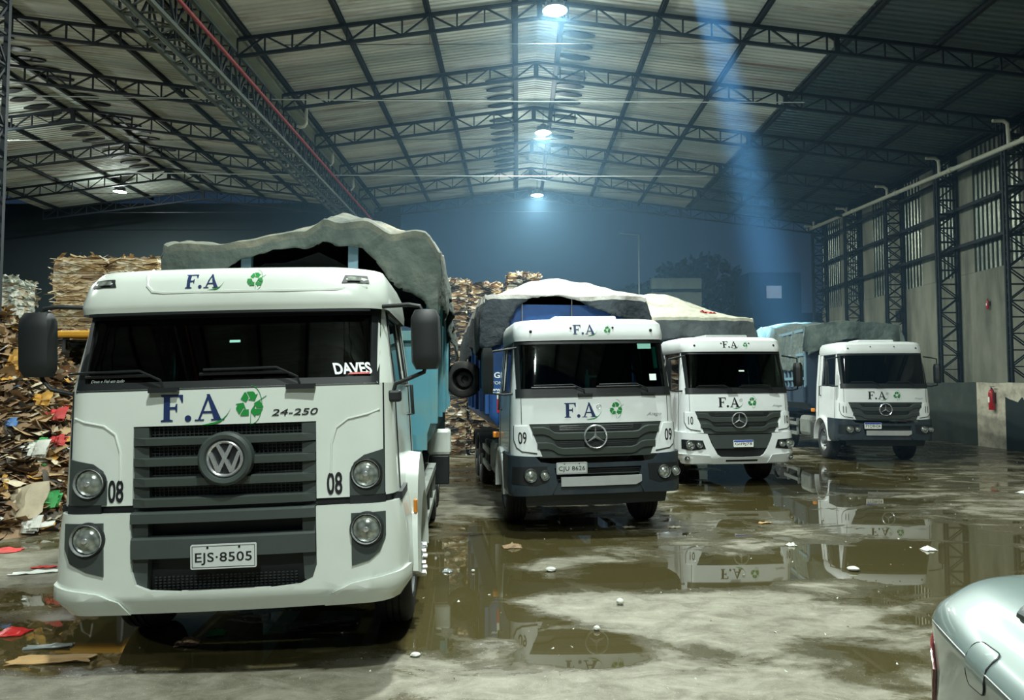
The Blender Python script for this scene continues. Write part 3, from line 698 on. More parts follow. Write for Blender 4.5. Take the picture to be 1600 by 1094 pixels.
    for s in (-1, 1):
        m = MB(); x = -.58 if s < 0 else .57; MB().box((x, .09, 1.075), (.1, .08, .09)).build('grille_cheek', 'grille_grey', root, shear=sh); m.prism([(x - .04, .70), (x + .04, .66), (x + .05, .88), (x - .05, .88)] if s > 0 else [(x - .04, .70), (x + .04, .66), (x + .05, .88), (x - .05, .88)], .05, .12)
        m.build('intake_cheek', 'grille_grey', root, shear=sh)
    plate(root, .01, .90, .44, .165, -.04, 'EJS·8505', sh)
    # badge
    c = Vector((.02, -.005, 1.557)); m = MB()
    m.lathe([(.12, .0), (.125, -.02), (.14, -.045), (.165, -.05), (.183, -.03), (.185, .04)], c, 'y', 48); bd = m.build('badge', 'grille_grey', root, smooth=True, shear=sh)
    m = MB(); m.lathe([(.122, .0), (.122, -.01), (.001, -.01)], c, 'y', 32); m.build('badge_backing', 'black_plastic', bd, shear=sh)
    m = MB(); m.lathe([(.104, -.008), (.106, -.035), (.116, -.042), (.125, -.034), (.126, -.01)], c, 'y', 48)
    bm = flat_polys([])
    pol = stroke([(-.062, .088), (-.0, -.012 + .02), (.062, .088)], .026)[:0]
    pol += stroke([(-.048, .098), (-.001, .004)], .024) + stroke([(.048, .098), (.001, .004)], .024)
    pol += stroke([(-.098, .045), (-.045, -.09)], .024) + stroke([(-.045, -.09), (0, .006)], .024) + stroke([(0, .006), (.045, -.09)], .024) + stroke([(.045, -.09), (.098, .045)], .024)
    for i, q in enumerate(pol): m.prism([(c.x + a, c.z + b) for a, b in q], c.y - .036 - .0008 * i, c.y - .01)
    m.build('badge_emblem', 'chrome', bd, shear=sh, smooth=True)
    # decals
    decals(root, fc, [('FA', (-.445, 1.82, .185, 1.1, 'navy_ink')), ('REC', (.165, 1.92, .1)), ('TXT', ('24-250', .475, 1.862, .045, 1.75, .0, 'black_ink', .2)),
                      ('TXT', ('08', -.75, 1.35, .155, .52, .02, 'black_ink', 0)), ('TXT', ('08', .745, 1.35, .155, .52, .02, 'black_ink', 0))], cc, sh)
    decals(root, fv, [('FA', (-.30, 2.765, .105, 1.08, 'navy_ink')), ('REC', (.19, 2.82, .06))], cv, sh, [2.76, 2.79, 2.82, 2.85, 2.88, 2.91])
    # windscreen stickers
    o = put(root, 'sticker', 'sticker_white', None, fc, .0, .002, cc, (), sh, bm=text_polys('DAVES', .085, .8, .03, -.35), move=(.87, 2.16))
    put(o, 'sticker_red_line', 'red_plastic', [[(.84, 2.117), (.99, 2.117), (1.0, 2.132), (.86, 2.130)]], fc, .002, .001, cc, (), sh)
    put(root, 'sticker', 'sticker_white', None, fc, .0, .002, cc, (), sh, bm=text_polys('Deus e Fiel em tudo', .022, .9, 0, .3), move=(-.83, 2.115))
    put(root, 'toll_tag', 'sticker_teal', [rect(-.0, .075, 2.37, 2.388)], fc, .0, .002, cc, (), sh)
    wiper(root, -.42, .25 - .6 - .75, 2.06, fc, sh, -1); wiper(root, .52, -.15, 2.06, fc, sh, -1)
    # mirrors
    mirror(root, -1, -1.36, .25, 2.39, .23, .46, [[(-1.08, .3, 2.66), (-1.25, .26, 2.665), (-1.33, .25, 2.65), (-1.37, .25, 2.58), (-1.38, .25, 2.5)], [(-1.12, .25, 2.03), (-1.28, .25, 2.07), (-1.34, .25, 2.14), (-1.36, .25, 2.2)]], sh)
    mirror(root, 1, 1.40, .25, 2.36, .22, .44, [[(1.08, .3, 2.62), (1.28, .26, 2.625), (1.36, .25, 2.61), (1.39, .25, 2.55), (1.40, .25, 2.45)], [(1.14, .25, 1.94), (1.17, .25, 2.04), (1.28, .25, 2.08), (1.38, .25, 2.12), (1.40, .25, 2.2)]], sh)
    m = MB(); m.box((1.16, .26, 1.95), (.1, .08, .09)); m.build('mirror_bracket', 'black_plastic', root, bevel=.02, shear=sh)
    chassis(root, 9.8, rear=(6.4, 7.75), rad=.52, track=1.04)
    for s in (-1, 1):
        put(root, 'lamp_inset', 'black_plastic', [rect(min(s * .85, s * 1.09), max(s * .85, s * 1.09), 1.17, 1.265)], fc, -.02, .03, cc, (), sh)
        m = MB()
        for k in range(8):
            a_ = 2 * math.pi * k / 8; m.cyl((s * 1.12, 1.45 + .13 * math.cos(a_), .52 + .13 * math.sin(a_)), (s * 1.30, 1.45 + .13 * math.cos(a_), .52 + .13 * math.sin(a_)), .022, 8)
        m.cyl((s * 1.1, 1.45, .52), (s * 1.27, 1.45, .52), .1, 14); m.build('wheel_hub', 'chrome', root, smooth=True)
        m = MB(); m.box((s * 1.27, 5.62, 1.25), (.34, .1, .38)); m.build('rear_mudguard', 'white_paint', root, bevel=.05)
        m = MB(); m.box((s * 1.27, 5.60, .85), (.30, .06, .42)); m.build('mud_flap', 'black_plastic', root, bevel=.02)
        m = MB(); m.box((s * 1.2, 3.6, .98), (.1, 2.6, .08)); m.box((s * 1.2, 3.6, .62), (.1, 2.6, .08))
        for yy in (2.4, 3.3, 4.2, 4.85): m.box((s * 1.2, yy, .8), (.08, .08, .42))
        m.build('side_frame', 'chassis_grey', root)
    # cargo body
    b = MB(); W_, z0, z1 = 1.29, 1.25, 3.25
    prof = [(-W_ + .28, z0), (W_ - .28, z0), (W_ - .1, z0 + .12), (W_, z0 + .45), (W_, z1), (W_ - .06, z1), (W_ - .06, z0 + .45), (W_ - .3, z0 + .1), (-W_ + .3, z0 + .1), (-W_ + .06, z0 + .45), (-W_ + .06, z1), (-W_, z1), (-W_, z0 + .45), (-W_ + .1, z0 + .12)]
    b.prism(prof, 2.45, 9.6); b.box((0, 2.47, 2.0), (2.5, .06, 1.2)); b.box((0, 9.58, 2.1), (2.5, .06, 1.9))
    bd = b.build('cargo_body', 'turquoise_steel', root)
    for y in (2.5, 4.2, 5.9, 7.6, 9.3):
        for s in (-1, 1):
            m = MB(); m.box((s * (W_ + .03), y, 2.45), (.07, .12, 1.55)); m.build('body_post', 'turquoise_steel', bd)
    for x in (-.6, .48):
        m = MB(); m.box((x, 2.44, 2.95), (.1, .08, 1.2)); m.build('body_post', 'light_blue_bars', bd)
    m = MB(); m.box((0, 2.42, 2.58), (2.5, .06, .1)); m.build('body_rail', 'turquoise_steel', bd)
    # load inside
    l = MB(); rows = []
    for j in range(16):
        y = 2.6 + 6.8 * j / 15; rows.append([(x_, y, 3.05 + .35 * math.exp(-(x_ / .8) ** 2) + .15 * noise.noise((x_ * 3, y * 2, 0))) for x_ in np.linspace(-1.2, 1.2, 14)])
    l.grid(rows); l.build('load', 'dark_interior', root)
truck_08()

# ------------------------------------------------------------------ tarpaulins
def prof_interp(pts):
    xs = [p[0] for p in pts]; zs = [p[1] for p in pts]
    return lambda x: float(np.interp(x, xs, zs))
def tarp(name, label, loc, rz, halfw, L, prof, ramp, side_drop, front_drop, mats, seed=0, group=None, amp=.05, back_drop=.5, holes=()):
    pf = prof_interp(prof); fd = prof_interp(front_drop); ds = .045
    S = np.arange(-halfw - 1.4, halfw + 1.41, ds); T = np.arange(-1.6, L + back_drop, ds * 1.6)
    m = MB(); idx = {}; 
    for j, t in enumerate(T):
        for i, s in enumerate(S):
            x = max(-halfw, min(halfw, s)); os_ = abs(s) - halfw if abs(s) > halfw else 0
            y = max(0, min(L, t)); ot = -t if t < 0 else (t - L if t > L else 0)
            sd = side_drop(y, 1 if s > 0 else -1)
            jag = .05 * noise.noise((s * 3.1, t * 2.7, seed)) + .02 * noise.noise((s * 13, t * 11, seed))
            l1, l2 = sd + jag, (fd(x) + jag if t < 0 else 9)
            if os_ > 0 and ot > 0: l1 = l2 = .5 * (sd + fd(x)) - min(os_, ot)
            if os_ > l1 + ds or ot > l2 + ds * 1.6: continue
            os_ = max(0, min(os_, l1)); ot = max(0, min(ot, l2))
            zt = pf(x) - (ramp(y, x, pf(x)) if ramp.__code__.co_argcount > 1 else ramp(y)) + amp * noise.noise((x * 1.6, y * .9, seed)) + amp * .5 * noise.noise((x * 4, y * 3, seed + 5))
            fold = noise.noise((y * 2.2 if os_ > 0 else x * 2.2, seed + 3, (os_ + ot) * .6)) * min(1, (os_ + ot) * 2.5) * .16
            bulge = .05 * math.sin(min(1, (os_ + ot) * 1.2) * math.pi / 2)
            X = x + (math.copysign(1, s) * (bulge + fold) if os_ > 0 else 0); Y = y - ((bulge + fold) if (ot > 0 and t < 0) else 0) + ((bulge + fold) if t > L else 0)
            rnd = .10
            dz = (os_ + ot)
            if os_ <= 0 and halfw - abs(x) < .18: zt -= .05 * (1 - (halfw - abs(x)) / .18) ** 2
            z = zt - dz * .985
            idx[(i, j)] = len(m.v); m.v.append((X, Y, z))
    for j in range(len(T) - 1):
        for i in range(len(S) - 1):
            q = [idx.get(k) for k in ((i, j), (i + 1, j), (i + 1, j + 1), (i, j + 1))]
            if None in q: continue
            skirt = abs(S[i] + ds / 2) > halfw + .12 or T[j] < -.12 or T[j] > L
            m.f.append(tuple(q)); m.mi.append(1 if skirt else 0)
    o = m.build(name, mats, None, smooth=True, fix=False)
    for p in o.data.polygons: p.use_smooth = True
    o.location = loc; o.rotation_euler.z = rz
    md = o.modifiers.new('sol', 'SOLIDIFY'); md.thickness = .012
    tag(o, label, 'tarpaulin'); return o
def loc_of(root_loc, rz, lx, ly, lz=0):
    return Vector(root_loc) + Matrix.Rotation(rz, 3, 'Z') @ Vector((lx, ly, lz))
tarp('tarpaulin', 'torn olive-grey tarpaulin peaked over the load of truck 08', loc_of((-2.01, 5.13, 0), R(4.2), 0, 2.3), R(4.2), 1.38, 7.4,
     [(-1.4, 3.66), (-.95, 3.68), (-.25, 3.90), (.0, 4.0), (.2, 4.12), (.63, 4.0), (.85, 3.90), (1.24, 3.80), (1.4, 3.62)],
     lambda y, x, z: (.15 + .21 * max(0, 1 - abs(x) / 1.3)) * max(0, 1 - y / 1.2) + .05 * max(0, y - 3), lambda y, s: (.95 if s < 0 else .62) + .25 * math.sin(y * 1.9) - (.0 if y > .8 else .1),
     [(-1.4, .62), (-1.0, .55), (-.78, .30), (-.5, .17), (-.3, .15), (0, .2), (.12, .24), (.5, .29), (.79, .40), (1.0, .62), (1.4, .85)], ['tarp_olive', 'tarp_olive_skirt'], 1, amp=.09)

# ------------------------------------------------------------------ star-badged trucks
def star_badge(root, c, r, sh):
    m = MB(); n = 40
    m.lathe([(r * .86, .01), (r * .86, -.02), (r * .93, -.035), (r, -.02), (r, .01)], c, 'y', n)
    for k in range(3):
        a = R(90 + 120 * k); d = Vector((math.cos(a), 0, math.sin(a))); p = Vector((-math.sin(a), 0, math.cos(a))); tip = c + d * r * .9; wd = r * .13
        b0 = c + p * wd; b1 = c - p * wd; top = c + Vector((0, -.03, 0))
        m.add([b0, b1, tip, top + Vector((0, 0, 0)), tip + Vector((0, -.012, 0))], [(0, 2, 4, 3), (3, 4, 2, 1), (0, 1, 2)])
    o = m.build('badge', 'chrome', root, smooth=False, shear=sh); return o

def star_truck(name, label, loc, rz, sh, zs, num, plt, blueplate, white_bumper, visor_mark, body, glass='cab_glass', rear_box=True, ztop=0, model='Atego', navy='navy_ink'):
    root = empty(name, loc, rz, zs if isinstance(zs, tuple) else (1, 1, zs)); tag(root, label, 'truck')
    zt = 2.74 + ztop
    cab = [(1.10, 1.17, .2, .03, .08), (1.95, 1.14, .2, .07, .08), (zt + .02, 1.06, .2, .24, .07)]
    bmp = [(.48, 1.14, .22, .08, .08), (.62, 1.22, .26, .0, .09), (1.14, 1.22, .26, .0, .09)]
    vis = [(zt - .03, 1.075, .22, .2, .08), (zt + .05, 1.09, .24, .19, .09), (zt + .2, 1.075, .26, .22, .1), (zt + .26, 1.04, .3, .30, .1), (zt + .285, .95, .34, .46, .1)]
    C = dict(cab=cab, side_bottom=1.05, win_bottom=2.0, win_top=zt, back=2.0, paint='white_paint_b', side_glass=glass, rear_dark=True)
    fc = front_fn(cab); fb = front_fn(bmp); fv = front_fn(vis); cc = xcuts(1.15, .2); cb = xcuts(1.2, .26); cv = xcuts(1.07, .25)
    pw = 'white_paint_b'
    cab_sides(root, C, sh)
    # face: white panel 1.55-1.93, side cheeks to 1.2
    put(root, 'face_panel', pw, [rect(-1.17, 1.17, 1.56, 1.93)], fc, -.03, .03, cc, [1.7], sh)
    for s in (-1, 1):
        put(root, 'corner_panel', pw, [[(s * .93, 1.56), (s * 1.17, 1.56), (s * 1.17, 1.12), (s * .76, 1.12)]], fc, -.03, .03, cc, [1.3], sh)
        o = put(root, 'number_panel', pw, [[(s * .955, 1.535), (s * 1.12, 1.535), (s * 1.12, 1.35), (s * 1.09, 1.25), (s * 1.03, 1.20), (s * .83, 1.17)]], fc, .0, .014, cc, (), sh)
        g = MB(); g.tube([fc(s * a, b, .012) for a, b in ((1.12, 1.54), (1.125, 1.35), (1.095, 1.245), (1.03, 1.19), (.83, 1.16))], .007, 5); g.build('panel_gap', 'black_plastic', root, shear=sh)
        put(root, 'windscreen_pillar', pw, [rect(min(s * 1.065, s * 1.17), max(s * 1.065, s * 1.17), 1.93, zt)], fc, -.03, .03, cc, [2.2, 2.45], sh)
        put(o, 'number', 'black_ink', None, fc, .016, .003, cc, (), sh, bm=text_polys(num, .165, .48, .012), move=(s * 1.02, 1.375))
    for s in (-1, 1): MB().tube([fc(s * 1.03, z, .001) for z in (1.56, 1.75, 1.93)], .005, 5).build('panel_gap', 'black_plastic', root, shear=sh)
    put(root, 'windscreen_cowl', 'black_plastic', [rect(-1.09, 1.09, 1.92, 2.04)], fc, -.02, .03, cc, (), sh)
    put(root, 'windscreen_seal', 'black_plastic', [rect(-1.08, 1.08, zt - .08, zt), rect(-1.08, -1.03, 2.04, zt - .08), rect(1.03, 1.08, 2.04, zt - .08)], fc, -.012, .016, cc, [2.2, 2.45], sh)
    put(root, 'windscreen', glass, [rect(-1.065, 1.065, 2.03, zt)], fc, -.02, .006, cc, [2.2, 2.45], sh)
    roof_shell(root, 'roof_cap', pw, vis, 2.0, [zt - .03, zt, zt + .05, zt + .12, zt + .2, zt + .23, zt + .26, zt + .275, zt + .285], .15, sh)
    m = MB(); m.box((0, 1.0, zt + .31), (.95, .7, .07)); m.build('roof_hatch', pw if num != '10' else 'silver_ink', root, bevel=.03, shear=sh)
    for s in (-1, 1):
        m = MB(); m.lathe([(.022, 0), (.02, -.015), (.001, -.02)], fv(s * .86, zt + .1, .0), 'y', 10); m.build('marker_lamp', 'black_plastic', root, shear=sh)
        m = MB(); m.lathe([(.016, 0), (.014, -.012), (.001, -.015)], fv(s * .3, zt + .14, .0), 'y', 10); m.build('marker_lamp', 'black_plastic', root, shear=sh)
    # grille
    put(root, 'grille_panel', 'grille_grey', [[(-.94, 1.555), (.94, 1.555), (.79, 1.10), (-.79, 1.10)]], fc, -.045, .03, cc, (1.3,), sh)
    def wave(z, d, y0, th, hw, cut):
        m = MB(); rows = []
        for k in range(25):
            x = -hw + 2 * hw * k / 24; t = min(1, max(0, (abs(x) - cut) / .16)); t = t * t * (3 - 2 * t); zz = z + d * t; y = fc(x, z).y - y0
            rows.append([(x, y, zz), (x, y - .03, zz - .012), (x, y - .02, zz - th), (x, y + .04, zz - th - .01), (x, y + .05, zz)])
        m.grid(rows, closed_u=True); m.f.append((0, 1, 2, 3, 4)); m.mi.append(0); m.f.append(tuple(24 * 5 + k for k in range(5))); m.mi.append(0)
        return m.build('grille_bar', 'grille_grey', root, smooth=True, shear=sh)
    wave(1.44, .08, .0, .10, .885, .56); wave(1.235, .08, .0, .095, .825, .50)
    for z0, z1, hw in ((1.45, 1.53, .60), (1.245, 1.325, .54)):
        put(root, 'grille_opening', 'black_plastic', [[(-hw - .05, z1), (hw + .05, z1), (hw, z0), (-hw, z0)]], fc, -.014, .01, cc, (), sh)
    g = MB()
    for z in (1.475, 1.5, 1.525, 1.285, 1.31): g.tube([fc(x, z, .0) for x in np.linspace(-.52, .52, 9)], .004, 4)
    g.build('grille_mesh', 'grille_grey', root, shear=sh)
    star_badge(root, Vector((-.03, .0, 1.375)), .165, sh)
    # bumper
    if not white_bumper:
        bm_ = 'bumper_blue_grey'
        for s in (-1, 1):
            pl = [(s * .62, 1.02), (s * .78, 1.04), (s * .86, 1.12), (s * 1.22, 1.14), (s * 1.22, .58), (s * .64, .60), (s * .56, .76)]
            bm = flat_polys([pl]); bmesh.ops.triangulate(bm, faces=bm.faces)
            put(root, 'bumper', bm_, None, fb, -.05, .05, cb, [.7, .85, 1.0], sh, bm=bm)
            pl = [(s * .70, .99), (s * 1.16, .99), (s * 1.17, .76), (s * .86, .73), (s * .72, .78)]
            put(root, 'lamp_inset', 'black_plastic', [pl], fb, .0, .01, cb, (), sh)
            headlamp(root, s * .93, .87, .082, fb, sh); headlamp(root, s * 1.10 if s < 0 else s * 1.10, .87, .06, fb, sh, 'fog_lamp') if s > 0 else headlamp(root, -.74, .87, .06, fb, sh, 'fog_lamp')
        put(root, 'bumper', bm_, [rect(-.62, .62, .60, .76)], fb, -.05, .04, cb, (), sh)
        put(root, 'bumper', bm_, [rect(-.62, .62, .96, 1.02)], fb, -.04, .04, cb, (), sh)
        m = MB(); m.box((0, .12, .86), (1.3, .03, .3)); m.build('intake_backing', 'black_plastic', root, shear=sh)
        m = MB()
        for z in (.80, .87, .93): m.box((0, .08, z), (1.2, .02, .012))
        m.build('intake_bar', 'grille_grey', root, shear=sh)
        put(root, 'skid_plate', 'silver_ink', [[(-.52, .84), (.60, .84), (.60, .755), (.52, .715), (-.52, .715)]], fb, .0, .03, list(np.linspace(-.5, .6, 12)), (.75,), sh)
        put(root, 'valance', 'black_plastic', [rect(-1.0, 1.0, .44, .60)], fb, -.08, .03, cb, (), sh)
        plate(root, -.38, .965, .42, .155, -.05, plt, sh, blueplate, mat='plate_grey' if not blueplate else 'paper_white')
    else:
        for s in (-1, 1):
            pl = [(s * .70, 1.10), (s * 1.22, 1.14), (s * 1.22, .48), (s * .0, .48), (s * .0, .62), (s * .42, .63), (s * .50, .68), (s * .62, .90)]
            bm = flat_polys([pl]); bmesh.ops.triangulate(bm, faces=bm.faces)
            put(root, 'bumper', pw, None, fb, -.05, .05, cb, [.6, .7, .85, 1.0], sh, bm=bm)
            pl = [(s * .80, .97), (s * 1.19, .99), (s * 1.19, .80), (s * 1.0, .77), (s * .74, .80)]
            put(root, 'lamp_inset', 'black_plastic', [pl], fb, .0, .01, cb, (), sh)
            headlamp(root, s * 1.06, .88, .085, fb, sh); headlamp(root, s * .88, .88, .06, fb, sh, 'fog_lamp')
            put(root, 'bumper_foot', pw, [[(s * 1.22, .50), (s * .58, .50), (s * .66, .66), (s * 1.22, .70)]], fb, .0, .02, cb, (), sh)
            headlamp(root, s * 1.10, .60, .04, fb, sh, 'fog_lamp')
        m = MB(); m.box((0, .10, .87), (1.4, .03, .5)); m.build('intake_backing', 'black_plastic', root, shear=sh)
        put(root, 'bumper_grille', 'grille_grey', [[(-.68, 1.08), (.68, 1.08), (.55, .80), (-.55, .80)]], fb, -.03, .02, cb, (), sh)
        put(root, 'bumper_slot', 'black_plastic', [rrect(-.32, .36, .53, .57, .015)], fb, .0, .004, cb, (), sh)
        plate(root, .03, .90, .42, .14, -.03, plt, sh, blueplate, mat='paper_white')
    for s in (-1, 1):
        fs = lambda y, z, o, s=s: Vector((s * (lerp_knots(bmp, z)[0] + o), y, z))
        put(root, 'bumper_end', pw if white_bumper else 'bumper_blue_grey', [[(.33, .56), (.80, .6), (.86, .8), (.88, 1.14), (.3, 1.14)]], fs, -.04, .04, (), [.62, .8, 1.0], sh)
        f = MB(); pr = []
        for k in range(0, 15):
            a_ = R(0 + 178 * k / 14)
            pr.append([(s * .95, 1.45 + .64 * math.cos(a_), .5 + .66 * math.sin(a_)), (s * 1.22, 1.45 + .64 * math.cos(a_), .5 + .66 * math.sin(a_)), (s * 1.23, 1.45 + .59 * math.cos(a_), .5 + .61 * math.sin(a_)), (s * .95, 1.45 + .59 * math.cos(a_), .5 + .61 * math.sin(a_))])
        f.grid(pr, closed_u=True); f.build('wheel_arch', pw, root, smooth=True, shear=sh)
        m = MB(); m.box((s * 1.2, 2.15, 1.3), (.1, .1, .1)); m.build('side_marker', 'amber', root, bevel=.02, shear=sh)
        x = s * (1.47 if s < 0 and num == '09' else 1.4)
        if not (num == '09' and s > 0): mirror(root, s, x, .3, 2.3, .17 if s > 0 or num == '09' else .07, .64 if s < 0 else .5, [[(s * 1.06, .3, zt - .12), (s * 1.25, .28, zt - .15), (x, .3, zt - .18), (x, .3, 2.5)], [(s * 1.12, .28, 1.98), (s * 1.25, .28, 1.97), (x, .3, 2.0), (x, .3, 2.1)]], sh)
    items = [('FA', (-.44, 1.64, .20, 1.06, navy)), ('REC', (.28, 1.745, .095)), ('TXT', (model, .83, 1.66, .06, 1.3, 0, 'silver_ink', .4))]
    decals(root, fc, items, cc, sh)
    m = MB(); c0 = fc(.04, 1.78, .002); m.lathe([(.022, 0), (.032, -.004), (.036, 0)], c0, 'y', 16); m.lathe([(.012, 0), (.001, -.004)], c0, 'y', 10); m.build('round_emblem', 'silver_ink', root, shear=sh)
    if visor_mark: decals(root, fv, [('FA', (-.27, zt + .05, .135, 1.1, navy)), ('REC', (.22, zt + .11, .05))], cv, sh, [zt + .05, zt + .1, zt + .15, zt + .2])
    wiper(root, -.15, -.85, 1.97, fc, sh, -1); wiper(root, .75, .05, 1.97, fc, sh, -1)
    if num == '09':
        put(root, 'sticker', 'sticker_white', [rect(.80, .90, 2.13, 2.22)], fc, -.012, .002, cc, (), sh); put(root, 'sticker', 'sticker_teal', [rect(.66, .86, zt - .16, zt - .08)], fc, -.012, .002, cc, (), sh)
        m = MB(); m.cyl((-.02, .5, 2.0), (-.02, .5, 2.22), .035, 10); m.cyl((-.02, .5, 2.22), (-.02, .5, 2.30), .015, 8); m.box((.05, .46, 2.2), (.12, .02, .03)); m.build('spray_bottle', 'light_blue_bars', root, shear=sh)
        m = MB(); m.tube([fc(.93, z, -.06) for z in (2.3, 2.45, 2.6)], .03, 6); m.build('dangling_ornament', 'sticker_teal', root, shear=sh)
    if num == '10':
        m = MB(); m.box((.62, .3, 2.06), (.34, .06, .1)); m.build('cardboard_note', 'tan_board', root, shear=sh)
        put(root, 'toll_tag', 'sticker_white', [rect(.05, .17, 2.37, 2.40)], fc, -.012, .002, cc, (), sh)
    chassis(root, 9.2, rear=(6.0, 7.3), track=1.0)
    body(root)
    return root

def box_body(mat, z0, z1, W_, y0=2.45, y1=9.0, post=None, frontz=None, ch=.2):
    def f(root):
        b = MB(); prof = [(-W_ + ch, z0), (W_ - ch, z0), (W_, z0 + ch), (W_, z1), (W_ - .06, z1), (W_ - .06, z0 + ch + .05), (W_ - ch - .05, z0 + .06), (-W_ + ch + .05, z0 + .06), (-W_ + .06, z0 + ch + .05), (-W_ + .06, z1), (-W_, z1), (-W_, z0 + ch)]
        b.prism(prof, y0, y1); b.prism([(-W_ + ch, z0), (W_ - ch, z0), (W_, z0 + ch), (W_, frontz or z1), (-W_, frontz or z1), (-W_, z0 + ch)], y0, y0 + .06)
        b.prism([(-W_ + ch, z0), (W_ - ch, z0), (W_, z0 + ch), (W_, z1), (-W_, z1), (-W_, z0 + ch)], y1 - .06, y1)
        o = b.build('cargo_body', mat, root)
        for y in np.arange(y0 + .1, y1, 1.3):
            for s in (-1, 1):
                m = MB(); m.box((s * (W_ + .03), y, (z0 + z1) / 2 + .1), (.07, .1, z1 - z0 - .3)); m.build('body_post', post or mat, o)
        return o
    return f
def blue_body(root):
    o = box_body('blue_steel', 1.35, 3.45, 1.3)(root)
    fn = lambda x, z, off=0: Vector((x, 2.45 - off, z))
    put(o, 'lettering', 'paper_white', None, fn, .002, .002, bm=text_polys('GR', .1, 1.1, .02), move=(-1.12, 2.25))
    put(o, 'lettering', 'paper_white', None, fn, .002, .002, bm=text_polys('FONE', .05, 1.2, .0), move=(-1.14, 2.12))
    put(o, 'lettering', 'paper_white', None, fn, .002, .002, bm=text_polys('www.', .04, 1.3, .02), move=(-1.14, 2.0))
    put(o, 'round_emblem', 'paper_white', [circle(-.92, 2.45, .09, 16)], fn, .002, .002)
    put(o, 'reflector', 'red_plastic', [rect(-1.17, -1.1, 1.62, 1.85), rect(-1.1, -.85, 1.62, 1.69)], fn, .002, .002)
    put(o, 'reflector', 'paper_white', [rect(-1.17, -1.1, 1.85, 1.97)], fn, .002, .002)
    w_ = wheel(o, -1.62, 4.6, .36, .3, 1, 'rubber'); w_.location.z = 2.2; w_.rotation_euler = (0, 0, R(75)); w_.name = 'spare_wheel'
    MB().bar((-1.6, 5.0, 2.2), (-1.28, 5.2, 2.1), .1).build('wheel_carrier', 'chassis_black', o)
    for y in (6.6, 8.8):
        put(o, 'reflector', 'red_plastic', [rect(y - .1, y + .1, 1.6, 1.72)], lambda a, b, off=0: Vector((-1.3 - off, a, b)), .002, .003)
        put(o, 'reflector', 'paper_white', [rect(y - .1, y + .1, 1.72, 1.85)], lambda a, b, off=0: Vector((-1.3 - off, a, b)), .002, .003)
    for x in (-.75, .1, .8): MB().cyl((x, 2.4, 2.9), (x, 2.4, 3.6), .012, 6).build('body_rod', 'steel_grey', o)
T2L = (1.10, 10.15, 0)
star_truck('dump_truck', 'white truck numbered 09 with blue container, dark bumper and plate CJU 8626', T2L, R(7), .02, 1.0, '09', 'CJU 8626', False, False, True, blue_body)
T3L = (4.55, 15.2, 0)
star_truck('dump_truck', 'white truck numbered 10 with an all-white bumper and blue-banded plate', T3L, R(7), .008, 1.0, '10', 'GII9J78', True, True, True, box_body('navy_steel', 1.35, 3.5, 1.3), ztop=.08, model='Atego', navy='black_ink')
T4L = (9.9, 20.0, 0)
def bars_body(root):
    o = box_body('navy_steel', 1.3, 2.0, 1.3, y1=9.2)(root)
    for s in (-1, 1):
        for y in np.arange(2.5, 9.2, .42):
            m = MB(); m.box((s * 1.3, y, 2.85), (.05, .07, 1.8)); m.build('stake', 'light_blue_bars', o)
        for z in (2.2, 2.9, 3.6):
            m = MB(); m.box((s * 1.33, 5.85, z), (.05, 6.7, .08)); m.build('body_rail', 'light_blue_bars', o)
    m = MB(); m.box((0, 2.5, 2.8), (2.56, .05, 1.7)); m.build('headboard', 'navy_steel', o)
star_truck('dump_truck', 'white truck numbered 11 with blacked-out windscreen parked by the long wall', T4L, R(-4), 0, (1.04, 1, 1.05), '11', 'FYO9H34', True, False, False, bars_body, glass='dark_glass', ztop=.12, navy='black_ink')
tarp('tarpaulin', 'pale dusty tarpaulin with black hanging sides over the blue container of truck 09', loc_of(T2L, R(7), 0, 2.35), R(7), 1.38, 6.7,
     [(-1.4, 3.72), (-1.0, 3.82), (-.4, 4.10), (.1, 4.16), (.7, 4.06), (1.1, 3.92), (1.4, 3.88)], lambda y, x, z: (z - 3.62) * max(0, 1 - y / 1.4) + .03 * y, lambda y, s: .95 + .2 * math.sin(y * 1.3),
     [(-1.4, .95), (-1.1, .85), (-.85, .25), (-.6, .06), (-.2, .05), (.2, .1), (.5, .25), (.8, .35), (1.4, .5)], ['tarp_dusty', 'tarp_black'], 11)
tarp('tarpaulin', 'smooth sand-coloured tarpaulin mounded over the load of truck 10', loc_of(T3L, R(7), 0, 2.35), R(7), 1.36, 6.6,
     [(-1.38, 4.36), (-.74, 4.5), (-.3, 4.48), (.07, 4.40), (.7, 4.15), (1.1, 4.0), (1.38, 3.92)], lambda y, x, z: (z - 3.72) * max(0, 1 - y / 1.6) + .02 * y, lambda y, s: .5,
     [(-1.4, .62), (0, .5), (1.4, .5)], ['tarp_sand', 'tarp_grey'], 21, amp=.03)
tarp('tarpaulin', 'dark green-grey tarpaulin sagging over the stake body of truck 11', loc_of(T4L, R(-4), 0, 2.3), R(-4), 1.38, 7.0,
     [(-1.4, 4.0), (-.8, 4.12), (0, 4.14), (.8, 4.1), (1.4, 4.02)], lambda y: .1 * max(0, 1 - y / .8) - .03 * y + .1 * math.sin(y), lambda y, s: .7 + .9 * (math.sin(y * .9) > .2),
     [(-1.4, .9), (0, .55), (1.4, .6)], ['tarp_dark_green', 'tarp_dark_green'], 31, amp=.06)
